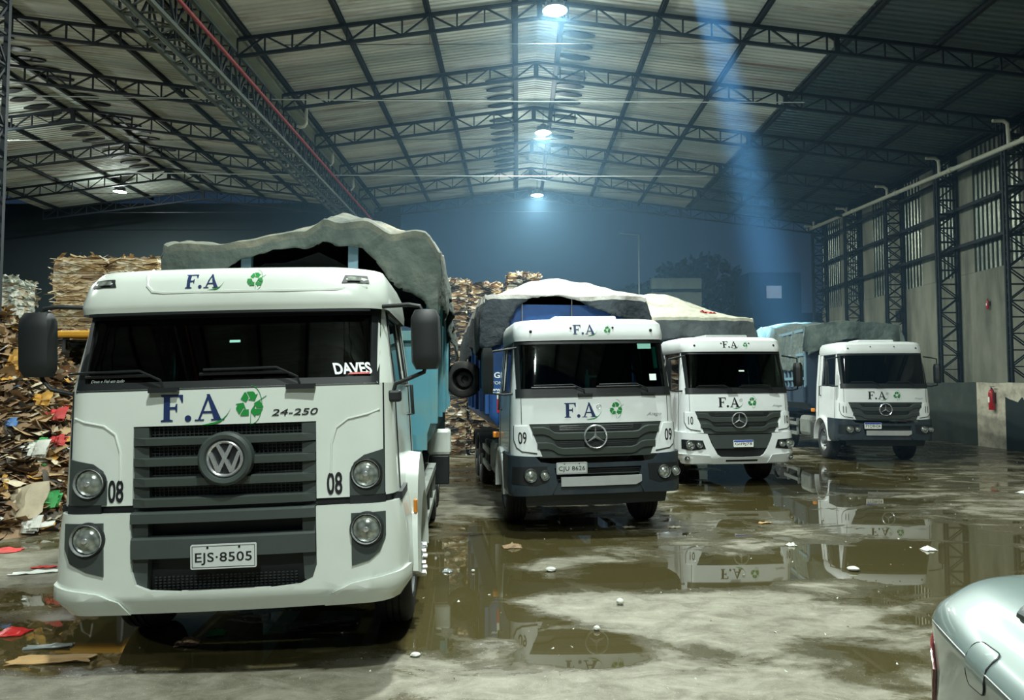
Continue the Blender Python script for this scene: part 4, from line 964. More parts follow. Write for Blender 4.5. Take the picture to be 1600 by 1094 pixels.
# ------------------------------------------------------------------ the shed: floor, roof, walls
RX, RZ, SL = .6, 13.05, .1265
VX = -8.45; LX = 2 * VX - RX; EX = 16.75
def roof_z(x):
    if x >= VX: return RZ - SL * abs(x - RX)
    return RZ - SL * abs(x - LX)
WET = [  # px, py, rx, ry, amount  (where the water stands on the floor)
    (745, 900, 95, 60, .5), (700, 960, 90, 60, .4), (900, 985, 85, 28, .55), (1010, 905, 130, 25, .4), (1120, 890, 150, 20, .5), (1300, 870, 230, 35, .35), (1500, 880, 140, 50, .4),
    (1260, 790, 180, 30, .35), (900, 830, 170, 22, .35), (1300, 740, 120, 20, .3), (590, 1085, 80, 25, .4), (110, 980, 200, 50, .45), (1260, 1030, 170, 26, .25), (1150, 745, 120, 20, .3), (1400, 810, 120, 25, .1),
    (1420, 940, 110, 35, .2), (380, 990, 260, 45, .3), (940, 1025, 60, 10, .45), (1200, 980, 70, 16, .15)]
DRY = [(1080, 960, 190, 34, .55), (1250, 965, 130, 25, .45), (900, 1070, 420, 30, .5), (740, 785, 60, 22, .5), (60, 885, 130, 22, .4), (300, 1075, 300, 30, .5), (1020, 935, 120, 16, .4), (860, 880, 90, 10, .35), (1130, 840, 90, 16, .25), (1330, 905, 120, 8, .3), (1480, 790, 140, 15, .15), (1500, 1040, 80, 40, .1), (870, 940, 120, 14, .35), (640, 840, 60, 10, .2), (1000, 770, 40, 10, .4), (1090, 712, 60, 8, .5)]
def floor():
    xs = np.concatenate([np.arange(-30, -9, .8), np.arange(-9, 17, .07), np.arange(17, 20, 1)])
    ys = np.concatenate([np.arange(-14, 3.5, .6), np.arange(3.5, 12, .06), np.arange(12, 26, .14), np.arange(26, 80, 1.2)])
    X, Y = np.meshgrid(xs, ys); nx, ny = len(xs), len(ys)
    Yc = np.maximum(Y, .5); PX = 810 + X / Yc * F; PY = 605 + EYE / Yc * F
    A = np.full(X.shape, .46)
    for lst, sg in ((WET, 1), (DRY, -1)):
        for px, py, rx, ry, am in lst:
            d = ((PX - px) / rx) ** 2 + ((PY - py) / ry) ** 2; A += sg * am * np.exp(-d ** 1.4 * .8) * (Y > 1)
    me = bpy.data.meshes.new('floor'); v = np.stack([X, Y, np.zeros_like(X)], -1).reshape(-1, 3)
    i = np.arange(nx * ny).reshape(ny, nx); f = np.stack([i[:-1, :-1], i[:-1, 1:], i[1:, 1:], i[1:, :-1]], -1).reshape(-1, 4)
    me.vertices.add(len(v)); me.vertices.foreach_set('co', v.ravel()); me.loops.add(f.size); me.loops.foreach_set('vertex_index', f.ravel())
    me.polygons.add(len(f)); me.polygons.foreach_set('loop_start', np.arange(0, f.size, 4)); me.polygons.foreach_set('loop_total', np.full(len(f), 4)); me.update(); me.validate()
    at = me.attributes.new('wet', 'FLOAT', 'POINT'); at.data.foreach_set('value', A.ravel().astype(np.float32))
    me.materials.append(MATS['floor_concrete']); o = bpy.data.objects.new('floor', me); COL.objects.link(o); struct(o)
floor()
YF, YN = 41.2, -12.0
def roofs():
    ym = (YF + YN) / 2
    for nm, x0, x1, mt in (('ceiling_left_far', -26.6, LX, 'ceiling_fibre'), ('ceiling_left_near', LX, VX - .45, 'ceiling_fibre'), ('ceiling_main_left', VX + .45, RX, 'ceiling_fibre'), ('ceiling_main_right', RX, 9.3, 'ceiling_fibre'), ('ceiling_side_bay', 9.3, EX + .4, 'ceiling_zinc')):
        m = MB(); za, zb = roof_z(x0) + .12, roof_z(x1) + .12
        m.add([(x0, YN, za), (x1, YN, zb), (x1, YF, zb), (x0, YF, za)], [(0, 1, 2, 3)]); m.add([(x0, YN, za + .03), (x1, YN, zb + .03), (x1, YF, zb + .03), (x0, YF, za + .03)], [(3, 2, 1, 0)])
        struct(m.build(nm, mt, fix=False))
    # valley gutter sheet
    m = MB(); m.box((VX, ym, roof_z(VX) + .02), (1.1, YF - YN, .03)); m.box((VX - .5, ym, roof_z(VX) + .12), (.03, YF - YN, .2)); m.box((VX + .5, ym, roof_z(VX) + .12), (.03, YF - YN, .2)); struct(m.build('trim_1', 'far_wall_pale'))
    # ridge cap
    for x in (RX, LX):
        m = MB(); m.box((x - .3, ym, RZ + .15), (.62, YF - YN, .03), Matrix.Rotation(-SL, 3, 'Y')); m.box((x + .3, ym, RZ + .15), (.62, YF - YN, .03), Matrix.Rotation(SL, 3, 'Y')); struct(m.build('trim_2' if x == RX else 'trim_3', 'ceiling_fibre'))
roofs()
ORD = ['first', 'second', 'third', 'fourth', 'fifth', 'sixth', 'seventh', 'eighth', 'ninth', 'tenth', 'eleventh']
def truss(x0, x1, xr, dep=.5, posts=()):
    m = MB(); zt = lambda x: RZ - SL * abs(x - xr) - .08
    n = max(2, round((x1 - x0) / .78)); xs = [x0 + (x1 - x0) * k / n for k in range(n + 1)]
    kx = sorted(set([x0, xr, x1]))
    for a, b in zip(kx, kx[1:]):
        m.bar((a, 0, zt(a)), (b, 0, zt(b)), .1, .09); m.bar((a, 0, zt(a) - dep), (b, 0, zt(b) - dep), .1, .08)
    # webs, mirrored about the ridge
    def webs(a, b):
        n = max(1, round(abs(b - a) / .8)); p = [a + (b - a) * k / n for k in range(n + 1)]
        for k in range(n + 1):
            if k: m.bar((p[k], 0, zt(p[k])), (p[k], 0, zt(p[k]) - dep), .045)
            if k < n:
                if k % 2 == 0: m.bar((p[k], 0, zt(p[k])), (p[k + 1], 0, zt(p[k + 1]) - dep), .045)
                else: m.bar((p[k], 0, zt(p[k]) - dep), (p[k + 1], 0, zt(p[k + 1])), .045)
    webs(xr, x0); webs(xr, x1)
    m.box((xr, 0, zt(xr) - dep / 2), (.16, .08, dep))
    for q in posts: m.box((q, 0, zt(q) - dep / 2), (.14, .08, dep))
    return m
YT = [4.4, 8.4, 12.4, 16.4, 20.4, 24.4, 28.4, 32.4, 36.4, 40.4]
tm = truss(VX + .5, EX, RX, posts=(8.95,)).build('roof_truss', 'truss_paint')
rod = MB(); rod.cyl((-6.6, 0, 11.72), (8.2, 0, 11.72), .012, 6)
for x in (-2.5, 4.0): rod.cyl((x, 0, 11.72), (x, 0, roof_z(x) - .1), .008, 5)
rod.build('tie_rod', 'wire_black', tm)
tl = truss(-26.4, VX - .5, LX).build('roof_truss', 'truss_paint')
rod = MB(); rod.cyl((-25, 0, 11.72), (-10, 0, 11.72), .012, 6); rod.build('tie_rod', 'wire_black', tl)
for i, y in enumerate(YT):
    o = tm if i == 0 else copy_tree(tm); o.location.y = y
    tag(o, f'dark lattice roof truss over the trucks, {ORD[9 - i]} from the open far end', 'roof truss', 'roof trusses over the truck bay')
    o = tl if i == 0 else copy_tree(tl); o.location.y = y
    tag(o, f'dark steel lattice roof truss over the bale bay, {ORD[9 - i]} from the open far end', 'roof truss', 'roof trusses over the bale bay')
PX_ = [-7.7, -5.0, -2.57, -.1, 1.3, 4.06, 6.74, 9.45, 11.8, 14.1, 16.5]
def purlin(x, i, which, n):
    m = MB(); m.box((0, (YF + YN) / 2, 0), (.12, YF - YN, .12)); m.box((0, (YF + YN) / 2, .05), (.18, YF - YN, .02))
    o = m.build('roof_purlin', 'truss_paint', loc=(x, 0, roof_z(x) + .03))
    tag(o, f'long dark purlin under the {which} bay roof, {ORD[i]} out from the valley girder', 'purlin', f'purlins of the {which} bay')
for i, x in enumerate(PX_): purlin(x, i, 'truck', 0)
for i, x in enumerate([-9.2, -11.9, -14.3, -16.8, -17.9, -20.7, -23.1, -25.8]): purlin(x, i, 'bale', 0)
# valley girder
def girder():
    root = empty('valley_girder', (0, 0, 0)); tag(root, 'long box lattice girder running down the valley between the two roofs', 'girder')
    z1, z0 = 11.55, 10.45; xa, xb = -8.0, -8.95
    m = MB()
    for x in (xa, xb):
        for z in (z0, z1): m.box((x, (YF + YN) / 2, z), (.1, YF - YN, .1))
    m.build('chord', 'girder_grey', root)
    for x in (xa, xb):
        m = MB(); y = YN + .4; k = 0
        while y < YF - .6:
            m.bar((x, y, z0), (x, y, z1), .05); m.bar((x, y, z0 if k % 2 else z1), (x, y + .66, z1 if k % 2 else z0), .05); y += .66; k += 1
        m.build('side_webbing', 'truss_paint', root)
    m = MB(); y = YN + .4; k = 0
    while y < YF - .6:
        m.bar((xa, y, z0), (xb, y, z0), .04); m.bar((xa if k % 2 else xb, y, z0), (xb if k % 2 else xa, y + .66, z0), .04); m.bar((xa, y, z1), (xb, y, z1), .04); y += .66; k += 1
    m.build('cross_webbing', 'girder_grey', root)
    m = MB(); m.tube([(-7.85, YN, 11.0), (-7.85, YF, 11.0)], .055, 10); o = m.build('fire_water_pipe', 'red_pipe_paint', smooth=True); tag(o, 'long dark red pipe clamped along the valley girder', 'pipe')
    m = MB(); m.tube([(-8.48, YN, 10.36), (-8.48, YF, 10.36)], .07, 10); o = m.build('drain_pipe', 'girder_grey', smooth=True); tag(o, 'long grey tube under the valley girder', 'pipe')
girder()
def lattice_column(name, x, y, z0, z1, label, group, wx=.72, wy=.16):
    root = MB(); m = root
    for sx in (-1, 1):
        for sy in (-1, 1): m.box((sx * wx / 2, sy * wy / 2, (z0 + z1) / 2), (.08, .07, z1 - z0))
    n = round((z1 - z0) / .55); h = (z1 - z0) / n
    for k in range(n + 1):
        z = z0 + h * k
        for s in (-1, 1):
            m.bar((-wx / 2, s * wy / 2, z), (wx / 2, s * wy / 2, z), .035); m.bar((s * wx / 2, -wy / 2, z), (s * wx / 2, wy / 2, z), .035)
            if k < n:
                a = 1 if k % 2 else -1
                m.bar((-a * wx / 2, s * wy / 2, z), (a * wx / 2, s * wy / 2, z + h), .035)
                if s > 0 and y > 29: m.bar((a * wx / 2, s * wy / 2, z), (-a * wx / 2, s * wy / 2, z + h), .035)
                m.bar((s * wx / 2, -a * wy / 2, z), (s * wx / 2, a * wy / 2, z + h), .035)
    o = m.build(name, 'truss_paint', loc=(x, y, 0)); o['kind'] = 'thing'
    tag(o, label, 'column', group, 'thing'); return o
for i, y in enumerate([20.4, 24.4, 28.4, 32.4, 36.4, 40.4]):
    lattice_column('lattice_column', 16.52, y, 0.0, roof_z(16.45) - .15, f'dark lattice steel column against the plastered wall, {ORD[i]} from the camera end', 'columns along the wall')
for i, y in enumerate([12.4, 40.4]):
    lattice_column('lattice_column', (-9.15 if i == 0 else -8.78), y, 0.0, 10.4, 'dark lattice column carrying the near part of the valley girder beside the bales' if i == 0 else 'dark lattice column under the far end of the valley girder', 'columns under the valley girder', .4, .36)
# the long wall
def wall():
    xw = 16.95
    m = MB(); m.box((xw + .1, (YF + 2) / 2, 3.15), (.2, YF - 2, 6.3)); struct(m.build('wall_right', 'wall_plaster'))
    m = MB(); m.box((xw + .05, (YF + 2) / 2, 8.8), (.05, YF - 2, 5.0)); struct(m.build('wall_right_sheeting', 'wall_sheet'))
    # translucent sheets
    rnd = random.Random(5); y = 14
    k = 1
    while y < 40:
        m = MB(); m.box((xw + .015, y + .5, 8.8), (.02, .95, 4.98)); struct(m.build('wall_right_light_sheet', 'wall_plaster')); y += rnd.choice([2.6, 3.6]); k += 1
    # ledge with a broken crest
    m = MB(); ys = list(np.arange(2, 26.2, .35)); fr = [2.2 + .06 * noise.noise((y * .9, 3, 1)) - (.12 if noise.noise((y * .5, 9, 4)) > .35 else 0) for y in ys]
    rows = [[(16.06, y, 0), (16.06 + .02 * noise.noise((y, 1, 1)), y, z * .5), (16.06, y, z), (16.11, y, z), (16.11, y, 0)] for y, z in zip(ys, fr)]
    m.grid(rows, closed_u=True); m.f.append((0, 1, 2, 3, 4)); m.mi.append(0); n = len(rows) - 1; m.f.append(tuple(n * 5 + k for k in range(5))); m.mi.append(0)
    struct(m.build('wall_low_right', 'concrete_block'))
    m = MB(); ys = list(np.arange(26.1, 36.6, .35)); rows = [[(16.05, y, 0), (16.05, y, 1.1), (16.05, y, 2.22 + .05 * noise.noise((y, 5, 1))), (16.11, y, 2.22), (16.11, y, 0)] for y in ys]
    m.grid(rows, closed_u=True); m.f.append((0, 1, 2, 3, 4)); m.mi.append(0); n = len(rows) - 1; m.f.append(tuple(n * 5 + k for k in range(5))); m.mi.append(0)
    struct(m.build('wall_low_right_shaded', 'shaded_low_wall'))  # darker section: the shadow behind truck 11 painted as wall colour
    for i, z in enumerate((7.36, 8.8, 10.15)):
        m = MB(); m.box((16.72, (YF + 2) / 2, z), (.1, YF - 2, .12)); o = m.build('wall_girt', 'truss_paint'); tag(o, f'dark horizontal steel rail on the metal-clad wall, {("lowest", "middle", "topmost")[i]} of three', 'wall rail', 'rails on the clad wall')
    m = MB(); m.box((16.9, (YF + 2) / 2, roof_z(16.75) + .02), (.2, YF - 2, .14)); struct(m.build('trim_4', 'truss_paint'))
    # drain pipe and elbows
    m = MB(); m.tube([(16.1, 4, 9.0), (16.1, 41, 10.78)], .085, 12)
    for y in np.arange(20.4, 41, 4): zz = 9.0 + 1.78 * (y - 1.1 - 4) / 37; m.cyl((16.1, y - 1.2, zz), (16.1, y - 1.0, zz + .01), .105, 12)
    p = m.build('gutter_pipe', 'cream_pvc', smooth=True); tag(p, 'long cream plastic drain pipe sloping along the top of the wall', 'pipe')
    for i, y in enumerate(np.arange(20.4, 41, 4)):
        zz = 9.0 + 1.78 * (y - 4) / 37
        e = MB(); e.tube([(15.6, y - .35, roof_z(16) - .3), (15.95, y - .35, roof_z(16) - .3), (16.08, y - .35, roof_z(16) - .4), (16.1, y - .35, zz + .3), (16.1, y - .35, zz)], .06, 8); e.build('pipe_elbow', 'cream_pvc', p, smooth=True)
    # extinguishers
    def ext(x, y, z, s, lab):
        r = empty('fire_extinguisher', (x, y, z)); tag(r, lab, 'fire extinguisher')
        m = MB(); m.lathe([(.001, 0), (.07 * s, 0), (.08 * s, .02 * s), (.08 * s, .5 * s), (.06 * s, .57 * s), (.025 * s, .6 * s), (.001, .6 * s)], (0, 0, 0), 'z', 18); m.build('cylinder_body', 'red_enamel', r, smooth=True)
        m = MB(); m.cyl((0, 0, .6 * s), (0, 0, .66 * s), .02 * s, 8); m.box((0, -.05 * s, .68 * s), (.03 * s, .16 * s, .02 * s)); m.build('valve', 'black_plastic', r)
        m = MB(); m.tube([(0, -.03, .64 * s), (-.02, -.12 * s, .58 * s), (-.03, -.12 * s, .2 * s)], .012 * s, 6); m.build('hose', 'black_plastic', r, smooth=True)
        m = MB(); m.box((.09, 0, .35 * s), (.02, .12 * s, .3 * s)); m.build('wall_bracket', 'black_plastic', r)
        m = MB(); m.box((-.081 * s, 0, .3 * s), (.004, .07 * s, .16 * s)); m.build('label_plate', 'paper_white', r)
    ext(15.94, 25.1, 1.28, 1.15, 'red fire extinguisher hung on the face of the low concrete wall')
    ext(16.86, 26.6, 4.85, .55, 'small red fire extinguisher high on the plastered wall between two columns')
    m = MB(); m.box((16.9, 32.9, 5.2), (.08, .35, .5)); m.box((16.85, 32.9, 5.3), (.02, .28, .2)); o = m.build('junction_box', 'black_plastic'); tag(o, 'small dark junction box on the plastered wall', 'box')
    # rubble on the ledge
    for k in range(12):
        y = 15 + k * 1.75; m = MB(); s = rnd.uniform(.12, .3); m.add([Vector((16.3 + rnd.uniform(-.1, .3), y, 0)) + s * Vector((rnd.uniform(-1, 1), rnd.uniform(-1.3, 1.3), 0 if q < 4 else rnd.uniform(.4, .9))) for q in range(7)], [])
    # a truck's shadow on the low wall, built as a flat dark shape
    m = MB(); pts = [(24.45, 0), (24.45, 1.72), (24.3, 1.66), (24.1, 1.62), (23.85, 1.55), (23.65, 1.72), (23.5, 1.5), (22.0, 1.46), (19, 1.5), (19, 0)]
    m.add([(15.97, y, z) for y, z in pts] + [(16.0, y, z) for y, z in pts], [tuple(range(10)), tuple(range(19, 9, -1))] + [(i, (i + 1) % 10, 10 + (i + 1) % 10, 10 + i) for i in range(10)])
    o = m.build('painted_shadow', 'far_wall_dark'); tag(o, 'dark jagged-topped shape standing for a truck shadow on the low concrete wall', 'shadow patch')
wall()
# far side of the yard, beyond the roof
def beyond():
    m = MB(); m.box((-25, 43.5, 6.5), (36, .15, 13)); struct(m.build('wall_far_left', 'far_wall_dark'))
    r = empty('far_building', (9, 56, 0)); tag(r, 'low pale building seen beyond the far end of the shed', 'building')
    m = MB(); m.box((.3, 0, 3.9), (8.5, 5, 7.8)); m.box((2.4, -2.6, 8.9), (3.6, .6, 2.0)); m.build('wall_block', 'far_wall_pale', r)
    m = MB(); m.box((.2, -.2, 9.0), (9.6, 5.4, .25)); m.build('flat_roof', 'far_wall_dark', r)
    r = empty('far_building', (20.5, 62, 0)); tag(r, 'dark shed with one faintly lit window beyond the far end', 'building')
    m = MB(); m.box((0, 0, 4), (9, 5, 8)); m.build('wall_block', 'far_wall_dark', r)
    m = MB(); m.box((.6, -2.53, 9.6 - .3), (1.8, .06, 1.4)); m.box((.6, -2.4, 8.4), (4, .2, 3.2)); m.build('lit_window', 'far_window_glow', r) if False else None
    m = MB(); m.box((.1, -2.55, 9.7), (1.2, .06, 1.0)); m.build('lit_window', 'far_window_glow', r)
    m = MB(); m.box((.2, -.5, 9.6), (4.2, 4, 3.4)); m.build('upper_storey', 'far_wall_dark', r)
    # trees
    for i, (px, py, Y, w_, h) in enumerate(((1070, 440, 70, 3.2, 1.8), (1010, 460, 84, 2.8, 1.2), (1145, 465, 69, 3.4, 1.6), (1105, 438, 77, 4.0, 2.6))):
        c = P(px, py, Y); rr = random.Random(i); m = MB()
        for k in range(340):
            a, b = rr.uniform(0, 6.28), rr.uniform(-1, 1); q = rr.uniform(.4, 1) ** .5; s = math.sqrt(1 - b * b)
            p = c + Vector((w_ * q * s * math.cos(a), w_ * .7 * q * s * math.sin(a), h * q * b * (1 + .3 * math.sin(a * 3))))
            u = Vector((rr.uniform(-1, 1), rr.uniform(-1, 1), rr.uniform(-1, 1))).normalized() * .45; v = u.orthogonal().normalized() * .3
            m.add([p + u, p + v, p - u, p - v], [(0, 1, 2, 3)])
        r = empty('tree', (c.x, c.y, 0)); m.v = [(x - c.x, y - c.y, z) for x, y, z in m.v]
        m.build('crown', 'tree_leaf', r, fix=False); t = MB(); t.cyl((0, 0, 0), (0, 0, c.z), .25, 8, r2=.12); t.build('trunk', 'tree_leaf', r)
        tag(r, ('round dark tree silhouette just above the pale building', 'low dark tree silhouette above the roof edge of the pale building', 'dark tree mass between the pale building and the lit window', 'tallest dark tree silhouette behind the pale building')[i], 'tree', 'trees beyond the shed')
    m = MB(); m.cyl((8.2, 50, 0), (8.2, 50, 12.4), .05, 6); m.bar((8.2, 50, 12.4), (6.9, 50, 12.5), .05); o = m.build('lamp_post', 'cable_pale'); tag(o, 'thin pale post standing against the night sky beyond the shed', 'post')
beyond()
# pale conduits strung across
for pts, lab in ((((-18.5, 23.7, 11.65), (9.3, 23.7, 11.3)), 'pale cable strung across both bays below the ridge'), (((-17.2, 31.0, 11.2), (8.0, 31.0, 10.98)), 'pale conduit crossing the shed in front of the last trusses')):
    m = MB(); n = 14; a, b = Vector(pts[0]), Vector(pts[1])
    m.tube([a.lerp(b, k / n) + Vector((0, 0, -.06 * math.sin(math.pi * k / n))) for k in range(n + 1)], .02, 6); o = m.build('cable', 'cable_pale', smooth=True); tag(o, lab, 'cable')
m = MB()
# ridge vent slots
vid = 0
vent = None
for bx, nm in ((RX, 'truck'), (LX, 'bale')):
    for s in (-1, 1):
        for k in range(15):
            y = 22.4 + k * .78 + (.4 if s < 0 else 0) + (3 if s < 0 else 0)
            if abs((y - 4.4) % 4) < .25: continue
            if vent is None:
                m = MB(); pts = []
                for q in range(9):
                    t = -1 + q / 4; hw = .17 * (1 - abs(t) ** 2.5) + .02
                    pts.append([(t * .5, -hw, -.02 + .0), (t * .5, hw, -.02), (t * .5, hw * .6, .04), (t * .5, -hw * .6, .04)])
                m.grid(pts, closed_u=True); m.f += [(0, 1, 2, 3), (32, 33, 34, 35)]; m.mi += [0, 0]; vent = m.build('ridge_vent', 'black_plastic'); o = vent
            else: o = vent.copy(); COL.objects.link(o)
            x = bx + s * 1.28; o.location = (x, y, roof_z(x) + .07); o.rotation_euler = (0, s * SL, 0)
            tag(o, f'small dark leaf-shaped vent by the {nm} bay ridge, ' + ('valley side' if (s < 0) == (nm == 'truck') else 'outer side'), 'vent', f'ridge vents of the {nm} bay, ' + ('valley side' if (s < 0) == (nm == 'truck') else 'outer side'))
# valley drain elbows
for i, (px, py, y) in enumerate(((515, 252, 31.0), (548, 292, 34.7), (472, 190, 26.0))):
    p = P(px, py, y); m = MB(); m.tube([Vector((p.x, p.y, roof_z(p.x) + .1)), p + Vector((0, 0, .5)), p + Vector((0, 0, .1)), p + Vector((-.06, 0, 0)), p + Vector((-.2, 0, -.05)), p + Vector((-.32, 0, 0))], .06, 8)
    o = m.build('pipe_elbow', 'cream_pvc', smooth=True); tag(o, ('cream plastic elbow at the valley gutter, between the other two elbows', 'cream plastic elbow at the valley gutter, closest to the open far end', 'cream plastic elbow at the valley gutter, closest to the camera')[i], 'pipe elbow', 'valley gutter elbows')
# ------------------------------------------------------------------ lamps
def lamp(x, y, z, label, group, power=LAMP_POWER, up=.15):
    r = empty('high_bay_lamp', (x, y, z)); tag(r, label, 'lamp', group)
    m = MB(); m.lathe([(.001, .32), (.1, .32), (.14, .28), (.14, .12), (.3, .06), (.34, .02), (.34, -.02), (.30, -.02), (.30, .0), (.001, .0)], (0, 0, 0), 'z', 28)
    for k in range(12):
        a = 2 * math.pi * k / 12; m.box((.19 * math.cos(a), .19 * math.sin(a), .15), (.14, .012, .16), Matrix.Rotation(a, 3, 'Z'))
    m.build('housing', 'lamp_housing', r, smooth=True)
    m = MB(); m.lathe([(.30, -.015), (.2, -.03), (.001, -.035)], (0, 0, 0), 'z', 28); m.build('diffuser', 'lamp_glow', r, smooth=True)
    m = MB(); zt = roof_z(x) - .5 - z if abs(y % 4 - .4) < .3 else roof_z(x) - z; m.cyl((0, 0, .3), (0, 0, max(.4, zt + .13)), .012, 6); m.build('hanger', 'wire_black', r)
    l = bpy.data.lights.new('lamp_light', 'AREA'); l.shape = 'DISK'; l.size = .58; l.energy = power; l.color = LAMP_COL
    o = bpy.data.objects.new('lamp_light', l); COL.objects.link(o); o.parent = r; o.location = (0, 0, -.06)
    if up:
        l = bpy.data.lights.new('added_roof_fill', 'POINT'); l.shadow_soft_size = .25; l.energy = power * up; l.color = LAMP_COL  # added point light beneath the lamp, brightens the roof underside
        o = bpy.data.objects.new('added_roof_fill', l); COL.objects.link(o); o.parent = r; o.location = (0, 0, -.4)
lx = .98
for i, (y, z) in enumerate([(-9.5, 12.1), (.1, 12.1), (9.7, 12.1), (19.3, 12.12), (28.8, 12.12), (38.3, 12.1)]):
    lamp(lx if i > 2 else .7, y, z, ['lamp behind the camera', 'lamp over the camera', 'lamp hung over truck 08', 'glowing high-bay lamp cut by the top of the picture', 'glowing high-bay lamp at the middle of the ridge', 'glowing high-bay lamp at the ridge by the open far end'][i] if i > 2 else ['high-bay lamp on the ridge above the yard entrance', 'high-bay lamp on the ridge above the parked silver car', 'high-bay lamp on the ridge above the white truck 08'][i], 'ridge lamps over the trucks')
for i, y in enumerate([8.6, 18.2, 27.8, 37.4]):
    lamp(-20.5, y, 12.1, ['high-bay lamp above the loose paper heap', 'high-bay lamp above the tallest bales', 'high-bay lamp in the middle of the bale bay', 'small glowing high-bay lamp at the far end of the bale bay'][i], 'lamps of the bale bay')

# ------------------------------------------------------------------ bales
def make_bale(mats, seed, w=1.2, d=1.0, h=1.08, pale=False):
    rr = random.Random(seed); m = MB(); n = 10
    def disp(p):
        q = Vector(p); k = noise.noise(q * 4 + Vector((seed, 0, 0))) * .06 + noise.noise(q * 11 + Vector((0, seed, 0))) * .03 - .09 * max(0, q.length / .62 - 1) 
        return q * (1 + k)
    for ax in range(3):
        for s in (-1, 1):
            rows = []
            for i in range(n + 1):
                row = []
                for j in range(n + 1):
                    a, b = -.5 + i / n, -.5 + j / n; p = [0, 0, 0]; p[ax] = s * .5; p[(ax + 1) % 3] = a; p[(ax + 2) % 3] = b
                    q = disp((p[0] * w, p[1] * d, p[2] * h)); row.append((q.x, q.y, q.z + h / 2))
                rows.append(row)
            m.grid(rows)
    # loose flaps of board sticking out, mostly flat layers
    for k in range(420):
        s = rr.choice((-1, 1)); side = rr.random(); zz = rr.uniform(-.47, .5) * h
        L = rr.uniform(.08, .30); T_ = rr.uniform(.04, .10)
        if side < .5: c = Vector((rr.uniform(-.5, .5) * w, s * d / 2, zz)); u = Vector((1, 0, rr.gauss(0, .35))).normalized(); v = Vector((rr.uniform(-.3, .3), s * .7, rr.uniform(-1.3, 1.0))).normalized()
        elif side < .8: c = Vector((s * w / 2, rr.uniform(-.5, .5) * d, zz)); u = Vector((0, 1, rr.uniform(-.6, .6))).normalized(); v = Vector((s, 0, rr.uniform(-1.2, 1.2))).normalized()
        else: c = Vector((rr.uniform(-.5, .5) * w, rr.uniform(-.5, .5) * d, h / 2)); u = Vector((rr.uniform(-1, 1), rr.uniform(-1, 1), .2)).normalized(); v = u.cross(Vector((0, 0, 1))) + Vector((0, 0, rr.uniform(0, .8)))
        c = disp(c); c.z += h / 2; c = c - v * .02
        m.add([c - u * L, c + u * L, c + u * L * rr.uniform(.6, 1) + v * T_, c - u * L * rr.uniform(.5, 1) + v * T_ * rr.uniform(.6, 1.1)], [(0, 1, 2, 3)])
    o = m.build('paper_bale', mats, fix=False)
    st = MB()
    for zf in (.18, .4, .62, .84):
        z = h * zf; a, b = w / 2 + .02, d / 2 + .02; st.tube([(-a, -b, z), (a, -b, z), (a, b, z), (-a, b, z)], .006, 4, closed=True)
    st.build('baling_wire', 'wire_black', o); return o
B1 = make_bale('bale_card', 1); B2 = make_bale('bale_mixed', 2); B3 = make_bale('bale_pale', 3); B4 = make_bale('bale_card', 4); B5 = make_bale('bale_mixed', 6)
proto_used = set()
def put_bale(src, x, y, z, rz, sc, label, group):
    if src.name in proto_used: o = copy_tree(src)
    else: o = src; proto_used.add(src.name)
    o.location = (x, y, z); o.rotation_euler.z = rz; o.scale = sc; tag(o, label, 'bale', group)
rb = random.Random(3); LV = ['bottom', 'second', 'third', 'fourth', 'top']
cols = [(-2.05, 'the column beside truck 08'), (-.96, 'the middle column'), (.13, 'the column behind truck 09')]
for c, (x, cn) in enumerate(cols):
    for k in range(5):
        src = [B1, B2, B4, B5][rb.randrange(4)]; hz = [1.08, 1.06, 1.12][c]
        put_bale(src, x, 22.9 + rb.uniform(-.08, .08), k * hz + .0, rb.uniform(-.02, .02) + (math.pi if rb.random() < .5 else 0), (.80, 1, hz / 1.17), f'waste-paper bale, {LV[k]} of {cn}, stack between the two trucks', 'bales stacked between trucks 08 and 09')
wx = [-10.72, -9.42]
for c, x in enumerate(wx):
    for k in range(5):
        src = [B1, B4][rb.randrange(2)]
        put_bale(src, x, 18.2 + rb.uniform(-.1, .1), k * 1.04, rb.uniform(-.05, .05), (1.0, 1, .96), f'tan cardboard bale, {LV[k]} of the {("outer", "inner")[c]} column, tall stack behind truck 08', 'tall cardboard stack behind truck 08')
for c, x in enumerate([-12.75, -11.7 + .05]):
    for k in range(4):
        put_bale(B3 if True else B2, x - .15, 16.6 + rb.uniform(-.1, .1), k * 1.12, rb.uniform(-.05, .05) + math.pi * (k % 2), (.86, .9, 1.03), f'pale can-and-plastic bale, {("bottom", "second", "third", "top")[k]} of the {("outer", "inner")[c]} column, whitish stack', 'whitish stack at the edge')
put_bale(B2, -10.45, 16.9, 0, .0, (1.1, 1, 1), 'mixed paper bale on the floor below the tall cardboard stack, lowest one', 'mixed bales behind the loader')
put_bale(B5, -10.45, 16.95, 1.12, -.0, (1.1, 1, 1), 'mixed paper bale second up behind the loader cab', 'mixed bales behind the loader')
put_bale(B2, -10.4, 16.9, 2.24, .0, (1.1, 1, 1), 'mixed paper bale topmost behind the loader cab', 'mixed bales behind the loader')

